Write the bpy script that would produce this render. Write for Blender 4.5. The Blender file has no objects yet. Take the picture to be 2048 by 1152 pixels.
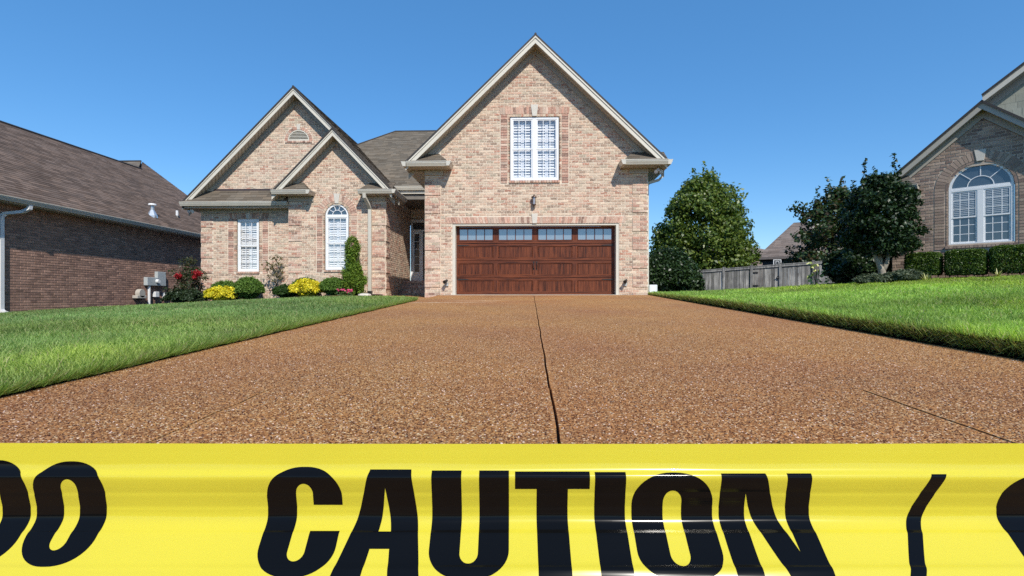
import bpy, bmesh, math, random
import numpy as np
from mathutils import Vector

# ------------------------------------------------------------------ camera, sky, sun, exposure
sc = bpy.context.scene
COL = sc.collection
EYE = Vector((0, 0, -0.12))                  # Z = 0 is the garage slab
F_PX = 1050.0                                # focal length in photo pixels (2048 wide)
YAW = math.atan(34 / F_PX)
CR = Vector((math.cos(YAW), math.sin(YAW), 0)); CF = Vector((-math.sin(YAW), math.cos(YAW), 0))
cd = bpy.data.cameras.new('camera'); cam = bpy.data.objects.new('camera', cd); COL.objects.link(cam)
cam.location = EYE; cam.rotation_euler = (math.radians(90), 0, YAW)
cd.sensor_width = 36; cd.lens = F_PX / 2048 * 36; cd.shift_y = 22 / 2048
cd.clip_start = 0.02; cd.clip_end = 2000
sc.camera = cam

SUN = Vector((0.40, -1.0, 1.03)).normalized()
EL = math.asin(SUN.z)
w = bpy.data.worlds.new('World'); sc.world = w; w.use_nodes = True
wn = w.node_tree.nodes; wl = w.node_tree.links; wn.clear()
sky = wn.new('ShaderNodeTexSky'); sky.sky_type = 'NISHITA'; sky.sun_disc = False
sky.sun_elevation = EL; sky.sun_rotation = math.atan2(SUN.x, SUN.y)
sky.altitude = 500; sky.air_density = 1.0; sky.dust_density = 0.0; sky.ozone_density = 2.6
bg = wn.new('ShaderNodeBackground'); bg.inputs[1].default_value = 0.137
wo = wn.new('ShaderNodeOutputWorld')
hs = wn.new('ShaderNodeHueSaturation'); hs.inputs['Saturation'].default_value = 1.30      # the deep clear blue of the day, over the whole sky
mxs = wn.new('ShaderNodeMix'); mxs.data_type = 'RGBA'; mxs.inputs[0].default_value = 0.35; mxs.inputs[7].default_value = (0.85, 2.30, 4.75, 1)   # evens the whole dome towards one clear blue
wl.new(sky.outputs[0], hs.inputs['Color']); wl.new(hs.outputs[0], mxs.inputs[6]); wl.new(mxs.outputs[2], bg.inputs[0]); wl.new(bg.outputs[0], wo.inputs[0])
sl = bpy.data.lights.new('sun', 'SUN'); sl.energy = 3.95; sl.angle = math.radians(0.5); sl.color = (1, 0.95, 0.87)
so = bpy.data.objects.new('sun', sl); COL.objects.link(so)
so.rotation_euler = (-SUN).to_track_quat('-Z', 'Y').to_euler(); so.location = (10, -20, 30)
sc.view_settings.view_transform = 'Standard'; sc.view_settings.look = 'None'
sc.view_settings.exposure = 0.30; sc.view_settings.gamma = 1; sc.view_settings.use_curve_mapping = False
sc.render.engine = 'CYCLES'
try:
    sc.cycles.use_denoising = False
except Exception:
    pass
sc.cycles.max_bounces = 5; sc.cycles.sample_clamp_indirect = 4.0; sc.cycles.transparent_max_bounces = 12

# ------------------------------------------------------------------ helpers
rnd = random.Random(7)
nrg = np.random.default_rng(11)
Z3 = Vector((0, 0, 1))

def tag(o, label=None, cat=None, group=None, kind=None):
    if label: o['label'] = label
    if cat: o['category'] = cat
    if group: o['group'] = group
    if kind: o['kind'] = kind
    return o

def thing(name, loc, label, cat, group=None):
    o = bpy.data.objects.new(name, None); COL.objects.link(o); o.location = loc
    o.empty_display_size = 0.1
    return tag(o, label, cat, group)

def root_loc(p):
    v = Vector((0, 0, 0))
    while p is not None:
        v += Vector(p.location); p = p.parent
    return v

def np_mesh(name, V, faces, mat, parent=None, tint=None, smooth=False):
    """V: Nx3 world coordinates; faces: array MxK (all the same size) or list of tuples; tint: Nx3."""
    off = np.array(root_loc(parent)) if parent is not None else np.zeros(3)
    V = np.asarray(V, dtype=np.float64) - off
    me = bpy.data.meshes.new(name)
    if isinstance(faces, np.ndarray):
        m, k = faces.shape
        me.vertices.add(len(V)); me.vertices.foreach_set('co', V.astype(np.float32).ravel())
        me.loops.add(m * k); me.loops.foreach_set('vertex_index', faces.astype(np.int32).ravel())
        me.polygons.add(m); me.polygons.foreach_set('loop_start', np.arange(0, m * k, k, dtype=np.int32))
        me.update(calc_edges=True)
    else:
        me.from_pydata([tuple(v) for v in V], [], faces); me.update()
    if tint is not None:
        a = me.attributes.new('tint', 'FLOAT_COLOR', 'POINT')
        t = np.ones((len(V), 4), dtype=np.float32); t[:, :3] = tint
        a.data.foreach_set('color', t.ravel())
    if smooth:
        me.polygons.foreach_set('use_smooth', np.ones(len(me.polygons), dtype=bool))
    me.materials.append(mat)
    o = bpy.data.objects.new(name, me); COL.objects.link(o)
    if parent is not None: o.parent = parent
    return o

class Fr:
    """A facade frame: u along the wall, v up, d outwards."""
    def __init__(s, o, u, n):
        s.o = Vector(o); s.u = Vector(u).normalized(); s.n = Vector(n).normalized()
    def p(s, u, v, d=0.0):
        return s.o + s.u * u + Z3 * v + s.n * d

W = Fr((0, 0, 0), (1, 0, 0), (0, -1, 0))     # plain world frame: d = -Y

def YF(y):                                   # frame of a wall that faces -Y at Y = y
    return Fr((0, y, 0), (1, 0, 0), (0, -1, 0))

class MB:
    def __init__(s): s.v = []; s.f = []; s.t = []
    def add(s, pts, faces, tint=(1, 1, 1)):
        b = len(s.v); s.v += [tuple(p) for p in pts]; s.f += [tuple(i + b for i in f) for f in faces]
        s.t += [tint] * len(pts)
    def box(s, fr, u0, u1, v0, v1, d0, d1, tint=(1, 1, 1)):
        P = [fr.p(u, v, d) for d in (d0, d1) for v in (v0, v1) for u in (u0, u1)]
        s.add(P, [(0, 2, 3, 1), (4, 5, 7, 6), (0, 1, 5, 4), (2, 6, 7, 3), (0, 4, 6, 2), (1, 3, 7, 5)], tint)
        return s
    def wbox(s, x0, x1, y0, y1, z0, z1, tint=(1, 1, 1)):
        return s.box(W, x0, x1, z0, z1, -y0, -y1, tint)
    def prism(s, fr, poly, d0, d1, tint=(1, 1, 1)):
        n = len(poly)
        P = [fr.p(u, v, d0) for u, v in poly] + [fr.p(u, v, d1) for u, v in poly]
        fs = [tuple(range(n - 1, -1, -1)), tuple(range(n, 2 * n))]
        fs += [(i, (i + 1) % n, n + (i + 1) % n, n + i) for i in range(n)]
        s.add(P, fs, tint); return s
    def extrude(s, prof, a, b, ax, up, tint=(1, 1, 1)):
        """profile [(x,y)] in (ax, up) swept from point a to point b."""
        a, b, ax, up = Vector(a), Vector(b), Vector(ax), Vector(up); n = len(prof)
        P = [a + ax * x + up * y for x, y in prof] + [b + ax * x + up * y for x, y in prof]
        fs = [tuple(range(n)), tuple(range(2 * n - 1, n - 1, -1))]
        fs += [(i, n + i, n + (i + 1) % n, (i + 1) % n) for i in range(n)]
        s.add(P, fs, tint); return s
    def tube(s, pts, rad, k=8, tint=(1, 1, 1), caps=True):
        pts = [Vector(p) for p in pts]
        if not hasattr(rad, '__len__'): rad = [rad] * len(pts)
        b = []; ref = None
        for i, p in enumerate(pts):
            t = (pts[min(i + 1, len(pts) - 1)] - pts[max(i - 1, 0)]).normalized()
            r = Vector((0, 0, 1)) if abs(t.z) < 0.9 else Vector((1, 0, 0))
            x = t.cross(r).normalized()
            if ref is not None and x.dot(ref) < 0: x = -x
            ref = x; y = t.cross(x).normalized()
            b += [p + (x * math.cos(2 * math.pi * j / k) + y * math.sin(2 * math.pi * j / k)) * rad[i] for j in range(k)]
        fs = [(i * k + j, i * k + (j + 1) % k, (i + 1) * k + (j + 1) % k, (i + 1) * k + j) for i in range(len(pts) - 1) for j in range(k)]
        if caps: fs += [tuple(range(k - 1, -1, -1)), tuple(range((len(pts) - 1) * k, len(pts) * k))]
        s.add(b, fs, tint); return s
    def rtube(s, pts, wx, wy, ax, tint=(1, 1, 1)):
        """rectangular pipe: half sizes wx along ax, wy along the other side."""
        pts = [Vector(p) for p in pts]; ax = Vector(ax); b = []
        for i, p in enumerate(pts):
            t = (pts[min(i + 1, len(pts) - 1)] - pts[max(i - 1, 0)]).normalized()
            y = t.cross(ax).normalized()
            b += [p + ax * wx + y * wy, p - ax * wx + y * wy, p - ax * wx - y * wy, p + ax * wx - y * wy]
        n = len(pts)
        fs = [(i * 4 + j, i * 4 + (j + 1) % 4, (i + 1) * 4 + (j + 1) % 4, (i + 1) * 4 + j) for i in range(n - 1) for j in range(4)]
        fs += [(3, 2, 1, 0), tuple(range((n - 1) * 4, n * 4))]
        s.add(b, fs, tint); return s
    def lathe(s, c, prof, k=16, tint=(1, 1, 1)):
        c = Vector(c); n = len(prof)
        P = [c + Vector((r * math.cos(2 * math.pi * j / k), r * math.sin(2 * math.pi * j / k), z)) for r, z in prof for j in range(k)]
        fs = [(i * k + j, i * k + (j + 1) % k, (i + 1) * k + (j + 1) % k, (i + 1) * k + j) for i in range(n - 1) for j in range(k)]
        fs += [tuple(range(k - 1, -1, -1)), tuple(range((n - 1) * k, n * k))]
        s.add(P, fs, tint); return s
    def build(s, name, mat, parent=None, smooth=False, bevel=0.0):
        o = np_mesh(name, s.v, s.f, mat, parent, np.array(s.t, dtype=np.float32), smooth)
        bm = bmesh.new(); bm.from_mesh(o.data); bmesh.ops.recalc_face_normals(bm, faces=bm.faces)
        if bevel:
            bmesh.ops.bevel(bm, geom=bm.edges[:], offset=bevel, segments=1, affect='EDGES', clamp_overlap=True)
        bm.to_mesh(o.data); bm.free()
        return o

# ------------------------------------------------------------------ materials
def new_mat(name):
    m = bpy.data.materials.new(name); m.use_nodes = True
    nt = m.node_tree; nt.nodes.clear()
    out = nt.nodes.new('ShaderNodeOutputMaterial'); b = nt.nodes.new('ShaderNodeBsdfPrincipled')
    nt.links.new(b.outputs[0], out.inputs[0])
    return m, nt, b, out

def N(nt, t, **kw):
    n = nt.nodes.new(t)
    for k, v in kw.items(): setattr(n, k, v)
    return n

def coords(nt, scale=(1, 1, 1)):
    tc = N(nt, 'ShaderNodeNewGeometry')
    mp = N(nt, 'ShaderNodeMapping'); mp.inputs['Scale'].default_value = scale
    nt.links.new(tc.outputs['Position'], mp.inputs['Vector'])
    return mp.outputs[0]

def noise(nt, vec, scale, detail=3, rough=0.55):
    n = N(nt, 'ShaderNodeTexNoise'); n.inputs['Scale'].default_value = scale
    n.inputs['Detail'].default_value = detail; n.inputs['Roughness'].default_value = rough
    nt.links.new(vec, n.inputs['Vector']); return n.outputs['Fac']

def rng_(nt, val, a, b, c, d):
    r = N(nt, 'ShaderNodeMapRange'); r.inputs[1].default_value = a; r.inputs[2].default_value = b
    r.inputs[3].default_value = c; r.inputs[4].default_value = d
    nt.links.new(val, r.inputs[0]); return r.outputs[0]

def mixc(nt, fac, a, b, mode='MIX'):
    m = N(nt, 'ShaderNodeMix', data_type='RGBA', blend_type=mode)
    for sock, v in ((m.inputs[0], fac), (m.inputs[6], a), (m.inputs[7], b)):
        if isinstance(v, (int, float)): sock.default_value = v
        elif isinstance(v, (tuple, list)): sock.default_value = (*v, 1) if len(v) == 3 else v
        else: nt.links.new(v, sock)
    return m.outputs[2]

def bump(nt, b, height, strength, dist):
    n = N(nt, 'ShaderNodeBump'); n.inputs['Strength'].default_value = strength; n.inputs['Distance'].default_value = dist
    nt.links.new(height, n.inputs['Height']); nt.links.new(n.outputs[0], b.inputs['Normal'])

def M(name, col=(1, 1, 1), rough=0.6, nscale=6, namt=0.12, fine=60, fineamt=0.08, bumps=0.0, bdist=0.003, metal=0, spec=0.5, stretch=(1, 1, 1), smear=None):
    """colour x 'tint' attribute, broken up by two scales of noise; smear = (colour, scale, low, high, amount)."""
    m, nt, b, out = new_mat(name)
    v = coords(nt, stretch)
    at = N(nt, 'ShaderNodeAttribute', attribute_name='tint')
    base = mixc(nt, 1.0, at.outputs['Color'], col, 'MULTIPLY')
    if smear:
        c, s, lo, hi, am = smear
        f = rng_(nt, noise(nt, v, s, 4, 0.65), lo, hi, 0, am)
        base = mixc(nt, f, base, c)
    n1 = noise(nt, v, nscale, 3); n2 = noise(nt, v, fine, 2)
    k = N(nt, 'ShaderNodeMath', operation='MULTIPLY')
    nt.links.new(rng_(nt, n1, 0.25, 0.75, 1 - namt, 1 + namt), k.inputs[0])
    nt.links.new(rng_(nt, n2, 0.25, 0.75, 1 - fineamt, 1 + fineamt), k.inputs[1])
    cc = N(nt, 'ShaderNodeCombineColor')
    for i in range(3): nt.links.new(k.outputs[0], cc.inputs[i])
    nt.links.new(mixc(nt, 1.0, base, cc.outputs[0], 'MULTIPLY'), b.inputs['Base Color'])
    b.inputs['Roughness'].default_value = rough; b.inputs['Metallic'].default_value = metal
    b.inputs['Specular IOR Level'].default_value = spec
    if bumps: bump(nt, b, n2, bumps, bdist)
    return m

def leaf_mat(name, trans=0.35, rough=0.5, spec=0.4):
    m, nt, b, out = new_mat(name)
    at = N(nt, 'ShaderNodeAttribute', attribute_name='tint')
    nt.links.new(at.outputs['Color'], b.inputs['Base Color'])
    b.inputs['Roughness'].default_value = rough; b.inputs['Specular IOR Level'].default_value = spec
    tr = N(nt, 'ShaderNodeBsdfTranslucent')
    nt.links.new(mixc(nt, 1.0, at.outputs['Color'], (1.25, 1.35, 0.55), 'MULTIPLY'), tr.inputs[0])
    mx = N(nt, 'ShaderNodeMixShader'); mx.inputs[0].default_value = trans
    nt.links.new(b.outputs[0], mx.inputs[1]); nt.links.new(tr.outputs[0], mx.inputs[2])
    nt.links.new(mx.outputs[0], out.inputs[0])
    return m

def clear_glass(name, gloss=0.12, tint=(1, 1, 1)):
    m, nt, b, out = new_mat(name)
    t = N(nt, 'ShaderNodeBsdfTransparent'); t.inputs[0].default_value = (*tint, 1)
    g = N(nt, 'ShaderNodeBsdfGlossy'); g.inputs['Roughness'].default_value = 0.02
    mx = N(nt, 'ShaderNodeMixShader'); mx.inputs[0].default_value = gloss
    nt.links.new(t.outputs[0], mx.inputs[1]); nt.links.new(g.outputs[0], mx.inputs[2]); nt.links.new(mx.outputs[0], out.inputs[0])
    return m

def mirror_glass(name, col, gloss, gtint=(1, 1, 1), rough=0.05):
    m, nt, b, out = new_mat(name)
    b.inputs['Base Color'].default_value = (*col, 1); b.inputs['Roughness'].default_value = 0.5
    g = N(nt, 'ShaderNodeBsdfGlossy'); g.inputs['Roughness'].default_value = rough; g.inputs[0].default_value = (*gtint, 1)
    mx = N(nt, 'ShaderNodeMixShader'); mx.inputs[0].default_value = gloss
    nt.links.new(b.outputs[0], mx.inputs[1]); nt.links.new(g.outputs[0], mx.inputs[2]); nt.links.new(mx.outputs[0], out.inputs[0])
    return m

CREAM = (0.62, 0.575, 0.48)
MAT = {}
MAT['brick'] = M('tumbled_brick', rough=0.9, nscale=3, namt=0.10, fine=45, fineamt=0.25, bumps=0.5, bdist=0.004, spec=0.2, smear=((0.68, 0.555, 0.43), 19, 0.49, 0.60, 0.72))
MAT['trim_brick'] = M('trim_brick', rough=0.9, nscale=3, namt=0.08, fine=45, fineamt=0.22, bumps=0.5, bdist=0.004, spec=0.2, smear=((0.70, 0.57, 0.45), 18, 0.53, 0.63, 0.55))
MAT['mortar'] = M('mortar', (0.70, 0.60, 0.48), rough=0.95, nscale=8, namt=0.12, fine=70, fineamt=0.2, bumps=0.4, spec=0.1)
MAT['dark_brick'] = M('brown_brick', rough=0.9, nscale=2, namt=0.18, fine=50, fineamt=0.25, bumps=0.6, bdist=0.004, spec=0.2)
MAT['dark_mortar'] = M('brown_mortar', (0.26, 0.195, 0.15), rough=0.95, nscale=8, namt=0.12, fine=70, fineamt=0.2, spec=0.1)
MAT['taupe_brick'] = M('taupe_brick', rough=0.9, nscale=2, namt=0.15, fine=50, fineamt=0.2, bumps=0.6, bdist=0.004, spec=0.2)
MAT['taupe_mortar'] = M('taupe_mortar', (0.52, 0.43, 0.34), rough=0.95, nscale=8, namt=0.12, fine=70, fineamt=0.2, spec=0.1)
MAT['trim'] = M('cream_trim_paint', CREAM, rough=0.45, nscale=1.5, namt=0.05, fine=12, fineamt=0.03)
MAT['gutter'] = M('taupe_gutter_paint', (0.56, 0.525, 0.445), rough=0.35, nscale=1.5, namt=0.06, fine=12, fineamt=0.03)
MAT['taupe_trim'] = M('taupe_trim_paint', (0.42, 0.385, 0.32), rough=0.5, nscale=1.5, namt=0.06, fine=12, fineamt=0.03)
MAT['white'] = M('white_vinyl', (0.80, 0.80, 0.80), rough=0.35, nscale=2, namt=0.03, fine=12, fineamt=0.02)
MAT['stone'] = M('cast_stone', (0.60, 0.555, 0.48), rough=0.85, nscale=8, namt=0.08, fine=60, fineamt=0.1, bumps=0.3)
MAT['shingle'] = M('weathered_shingle', rough=0.95, nscale=0.8, namt=0.14, fine=90, fineamt=0.25, bumps=0.5, bdist=0.003, spec=0.15)
MAT['roof_edge'] = M('dark_drip_edge', (0.035, 0.03, 0.028), rough=0.7)
MAT['dark'] = M('dark_interior', (0.03, 0.032, 0.035), rough=0.9)
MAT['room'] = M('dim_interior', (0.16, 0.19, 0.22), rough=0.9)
MAT['pane'] = clear_glass('window_glass', 0.10)
MAT['dark_pane'] = mirror_glass('dark_window_glass', (0.02, 0.025, 0.03), 0.09)
MAT['garage_pane'] = mirror_glass('garage_glass', (0.17, 0.20, 0.22), 0.24, (0.85, 0.87, 0.9), 0.10)
MAT['blue_pane'] = mirror_glass('sky_window_glass', (0.035, 0.055, 0.075), 0.10)
MAT['blackmetal'] = M('black_metal', (0.018, 0.017, 0.016), rough=0.45)
MAT['bronze'] = M('bronze_metal', (0.085, 0.055, 0.045), rough=0.45, metal=0.6)
MAT['greybox'] = M('grey_enamel', (0.40, 0.43, 0.43), rough=0.45, nscale=4, namt=0.06)
MAT['plastic'] = M('white_plastic', (0.72, 0.72, 0.71), rough=0.4, nscale=4, namt=0.04)
MAT['beigebox'] = M('beige_plastic', (0.46, 0.42, 0.36), rough=0.5, nscale=4, namt=0.06)
MAT['galv'] = M('galvanised_steel', (0.62, 0.65, 0.67), rough=0.35, metal=0.7, nscale=10, namt=0.1)
MAT['soil'] = M('soil', (0.10, 0.08, 0.05), rough=1, nscale=4, namt=0.3, fine=40, fineamt=0.4, bumps=1.0, bdist=0.02, spec=0.1)
MAT['mulch'] = M('dark_mulch', (0.03, 0.022, 0.017), rough=1, nscale=5, namt=0.3, fine=50, fineamt=0.5, bumps=1.0, bdist=0.02, spec=0.1)
MAT['lawnbase'] = M('lawn_thatch', (0.11, 0.15, 0.045), rough=1, nscale=1.2, namt=0.25, fine=50, fineamt=0.5, bumps=1.0, bdist=0.02, spec=0.05)
MAT['joint'] = M('joint_filler', (0.012, 0.010, 0.009), rough=0.95)
MAT['grass'] = leaf_mat('grass_blade', 0.42, 0.5, 0.3)
MAT['leaf'] = leaf_mat('leaf', 0.25, 0.42, 0.45)
MAT['gloss_leaf'] = leaf_mat('glossy_leaf', 0.12, 0.42, 0.35)
MAT['needle'] = leaf_mat('conifer_foliage', 0.2, 0.6, 0.25)
MAT['petal'] = leaf_mat('petal', 0.3, 0.6, 0.2)
MAT['bark'] = M('bark', (0.17, 0.135, 0.10), rough=0.95, nscale=6, namt=0.2, fine=40, fineamt=0.3, bumps=1, bdist=0.01, stretch=(1, 1, 0.25))
MAT['sidewood'] = M('sage_shake', (0.34, 0.34, 0.27), rough=0.8, nscale=3, namt=0.08, fine=40, fineamt=0.12, stretch=(1, 1, 0.2))

def soffit_mat():
    m, nt, b, out = new_mat('vented_soffit')
    v = coords(nt); wv = N(nt, 'ShaderNodeTexWave', wave_type='BANDS', bands_direction='DIAGONAL'); wv.inputs['Scale'].default_value = 2.6
    nt.links.new(v, wv.inputs['Vector'])
    nt.links.new(mixc(nt, rng_(nt, wv.outputs['Fac'], 0.05, 0.3, 0, 1), (0.30, 0.265, 0.20), (0.50, 0.46, 0.38)), b.inputs['Base Color'])
    b.inputs['Roughness'].default_value = 0.5
    bump(nt, b, wv.outputs['Fac'], 0.4, 0.01); return m
MAT['soffit'] = soffit_mat()

def aggregate_mat():
    """exposed-aggregate concrete: small pebbles in a tan matrix."""
    m, nt, b, out = new_mat('exposed_aggregate')
    v = coords(nt, (1, 1, 0.0))
    vo = N(nt, 'ShaderNodeTexVoronoi'); vo.inputs['Scale'].default_value = 105; nt.links.new(v, vo.inputs['Vector'])
    vo2 = N(nt, 'ShaderNodeTexVoronoi'); vo2.inputs['Scale'].default_value = 150; nt.links.new(v, vo2.inputs['Vector'])
    sep = N(nt, 'ShaderNodeSeparateColor'); nt.links.new(vo.outputs['Color'], sep.inputs[0])
    cr = N(nt, 'ShaderNodeValToRGB'); nt.links.new(sep.outputs[0], cr.inputs[0])
    e = cr.color_ramp.elements
    stops = [(0.0, (0.30, 0.132, 0.044)), (0.18, (0.47, 0.215, 0.068)), (0.36, (0.57, 0.285, 0.090)), (0.52, (0.40, 0.19, 0.078)), (0.66, (0.63, 0.345, 0.118)), (0.80, (0.47, 0.262, 0.122)), (0.92, (0.72, 0.50, 0.24)), (1.0, (0.79, 0.66, 0.44))]
    while len(e) < len(stops): e.new(0.5)
    for el, (p, c) in zip(e, stops): el.position = p; el.color = (*c, 1)
    gap = rng_(nt, vo.outputs['Distance'], 0.35, 0.62, 0, 0.7)
    base = mixc(nt, gap, cr.outputs[0], (0.17, 0.08, 0.036))
    big = noise(nt, v, 0.55, 4); mid = noise(nt, v, 4, 3)
    base = mixc(nt, rng_(nt, big, 0.3, 0.7, 0, 0.55), base, mixc(nt, 1.0, base, (1.25, 1.12, 0.95), 'MULTIPLY'))
    base = mixc(nt, rng_(nt, noise(nt, v, 0.32, 3), 0.42, 0.62, 0, 0.8), base, mixc(nt, 1.0, base, (0.84, 0.75, 0.86), 'MULTIPLY'))
    base = mixc(nt, rng_(nt, mid, 0.35, 0.7, 0, 0.30), base, mixc(nt, 1.0, base, (0.72, 0.72, 0.78), 'MULTIPLY'))
    # two pale scuff streaks in front of the garage
    gp = N(nt, 'ShaderNodeNewGeometry'); sx = N(nt, 'ShaderNodeSeparateXYZ'); nt.links.new(gp.outputs['Position'], sx.inputs[0])
    def mth(op, a_, b_=None):
        q = N(nt, 'ShaderNodeMath', operation=op)
        for k_, v_ in ((0, a_), (1, b_)):
            if v_ is None: continue
            if isinstance(v_, (int, float)): q.inputs[k_].default_value = v_
            else: nt.links.new(v_, q.inputs[k_])
        return q.outputs[0]
    tot = None
    for (cx_, cy_, sl_, hw_, ln_) in ((-1.75, 11.7, 0.22, 0.10, 1.15), (-1.2, 12.5, 0.10, 0.07, 0.8)):
        off = mth('ABSOLUTE', mth('SUBTRACT', sx.outputs[1], mth('ADD', mth('MULTIPLY', mth('SUBTRACT', sx.outputs[0], cx_), sl_), cy_)))
        f_ = mth('MULTIPLY', rng_(nt, off, 0.0, hw_, 1, 0), rng_(nt, mth('ABSOLUTE', mth('SUBTRACT', sx.outputs[0], cx_)), ln_ * 0.6, ln_, 1, 0))
        tot = f_ if tot is None else mth('ADD', tot, f_)
    base = mixc(nt, mth('MULTIPLY', tot, rng_(nt, noise(nt, v, 7, 3), 0.4, 0.6, 0.25, 0.9)), base, (0.75, 0.62, 0.45))
    nt.links.new(base, b.inputs['Base Color'])
    b.inputs['Roughness'].default_value = 0.85; b.inputs['Specular IOR Level'].default_value = 0.12
    h = N(nt, 'ShaderNodeMath', operation='MULTIPLY_ADD'); h.inputs[1].default_value = -1; h.inputs[2].default_value = 1
    nt.links.new(vo.outputs['Distance'], h.inputs[0])
    bump(nt, b, h.outputs[0], 0.55, 0.006)
    return m
MAT['aggregate'] = aggregate_mat()
MAT['pebble'] = M('pebble', (0.53, 0.42, 0.40), rough=0.55, nscale=0.5, namt=0.22, fine=200, fineamt=0.1, spec=0.2)

def door_wood():
    m, nt, b, out = new_mat('stained_walnut_door')
    at = N(nt, 'ShaderNodeAttribute', attribute_name='tint')      # r = 1: grain runs up, 0: grain runs along
    vv = coords(nt, (22, 22, 1.3)); vh = coords(nt, (1.3, 22, 22))
    nv = noise(nt, vv, 1.0, 4, 0.7); nh = noise(nt, vh, 1.0, 4, 0.7)
    mx = N(nt, 'ShaderNodeMix', data_type='FLOAT')
    sep = N(nt, 'ShaderNodeSeparateColor'); nt.links.new(at.outputs['Color'], sep.inputs[0])
    nt.links.new(sep.outputs[0], mx.inputs[0]); nt.links.new(nh, mx.inputs[2]); nt.links.new(nv, mx.inputs[3])
    cr = N(nt, 'ShaderNodeValToRGB'); nt.links.new(mx.outputs[0], cr.inputs[0])
    e = cr.color_ramp.elements; e[0].position = 0.33; e[0].color = (0.030, 0.009, 0.005, 1); e[1].position = 0.62; e[1].color = (0.170, 0.046, 0.017, 1)
    x = e.new(0.45); x.color = (0.095, 0.025, 0.010, 1)
    nt.links.new(cr.outputs[0], b.inputs['Base Color'])
    b.inputs['Roughness'].default_value = 0.42; b.inputs['Specular IOR Level'].default_value = 0.3
    bump(nt, b, mx.outputs[0], 0.15, 0.003); return m
MAT['door'] = door_wood()

def fence_wood():
    m, nt, b, out = new_mat('weathered_fence_wood')
    at = N(nt, 'ShaderNodeAttribute', attribute_name='tint')
    v = coords(nt, (14, 14, 0.8)); n1 = noise(nt, v, 1.5, 4, 0.7); n2 = noise(nt, coords(nt), 1.8, 3)
    c = mixc(nt, rng_(nt, n1, 0.35, 0.65, 0, 1), (0.15, 0.145, 0.135), (0.50, 0.475, 0.43))
    c = mixc(nt, rng_(nt, n2, 0.42, 0.65, 0, 0.5), c, (0.08, 0.08, 0.085))
    nt.links.new(mixc(nt, 1.0, c, at.outputs['Color'], 'MULTIPLY'), b.inputs['Base Color'])
    b.inputs['Roughness'].default_value = 0.9; bump(nt, b, n1, 0.4, 0.004); return m
MAT['fence'] = fence_wood()

# ------------------------------------------------------------------ terrain
def zdrive(y):
    return -0.75 + 0.0475 * np.clip(y, -30, 15.75)
def zleft(x, y):
    d = np.clip(-x - 2.75, 0, 40)
    return zdrive(y) - 0.05 * (np.sqrt(np.maximum(d - 2.0, 0) ** 2 + 0.25) - 0.5) + 0.03 * np.clip((d - 13) / 6, 0, 1)
def zright(x, y):
    d = np.clip(x - 3.6, 0, 60)
    fall = -0.085 * np.clip(y - 16.5, 0, 9)
    step = 0.13 * np.clip((18.5 - y) / 8.0, 0.30, 1)
    return zdrive(y) + step + 0.60 * (1 - np.exp(-(d / 6.5) ** 2)) + fall * np.clip(1 - (d - 6) * 0.12, 0.2, 1)

def sheet(name, xs, ys, zf, mat, parent=None):
    X, Y = np.meshgrid(xs, ys); Zv = zf(X, Y)
    V = np.stack([X.ravel(), Y.ravel(), Zv.ravel()], 1); nx, ny = len(xs), len(ys)
    i, j = np.meshgrid(np.arange(nx - 1), np.arange(ny - 1)); a = (j * nx + i).ravel()
    return np_mesh(name, V, np.stack([a, a + 1, a + nx + 1, a + nx], 1), mat, parent, smooth=True)

def zfar(x, y):
    base = np.where(x < 0.4, zleft(x, y), zright(x, y)) - 0.22
    r = np.sqrt(x * x + y * y); k = np.clip((r - 60) / 60, 0, 1)
    return base * (1 - k) + (-2.0) * k
fx = np.concatenate([[-900, -400, -200, -120, -80, -60, -45, -35], np.arange(-28, 29, 1.5), [35, 45, 60, 80, 120, 200, 400, 900]])
fy = np.concatenate([[-900, -400, -200, -100, -60, -40, -30, -20], np.arange(-14, 42, 1.5), [50, 60, 80, 120, 200, 400, 900]])
tag(sheet('ground', fx, fy, zfar, MAT['lawnbase']), kind='structure')

LX0 = -2.72                                   # driveway edges
RX1 = 3.58
JX = 0.115                                    # centre joint
def edge_left(y):                             # lawn edge beside the driveway, with the rounded tip by the walkway
    return np.where(y < 12.4, LX0, LX0 - 0.9 * ((np.clip(y, 12.4, 14.3) - 12.4) / 1.9) ** 2 - np.clip(y - 14.3, 0, 9) * 3.2)
lo = sheet('lawn', np.array([-34, -28, -22, -18, -15, -13, -11, -9, -7.5, -6, -5, -4, -3.4, -2.72, -2.708]), np.linspace(-8, 24, 60),
           lambda x, y: zleft(x, y) + 0.012 - np.where(x > edge_left(y) + 0.02, 0.25, 0) - np.where(x > -2.71, 0.06, 0), MAT['lawnbase'])
tag(lo, kind='structure')
def lawn_right(x, y): return zright(x, y)
lo = sheet('lawn', np.concatenate([[3.60, 3.63, 3.7, 3.9, 4.3, 4.8], np.arange(5.5, 14, 0.75), [16, 19, 23, 28, 36]]), np.linspace(-8, 34, 80), lawn_right, MAT['lawnbase'])
tag(lo, kind='structure')
# the cut soil edge of the raised lawn along the driveway
ys = np.linspace(-8, 16.2, 200); jig = nrg.normal(0, 0.012, 200)
V = np.concatenate([np.stack([3.575 + 0 * ys + jig * 0.5, ys, zdrive(ys) - 0.05], 1), np.stack([3.60 + jig, ys, zdrive(ys) + 0.05], 1), np.stack([3.64 + 0 * ys, ys, zright(3.64 + 0 * ys, ys) + 0.002], 1)])
n = 200; a = np.arange(n - 1)
FQ = np.concatenate([np.stack([a, a + n, a + n + 1, a + 1], 1), np.stack([a + n, a + 2 * n, a + 2 * n + 1, a + n + 1], 1)])
tag(np_mesh('lawn_edge', V, FQ, MAT['soil']), kind='structure')

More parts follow.
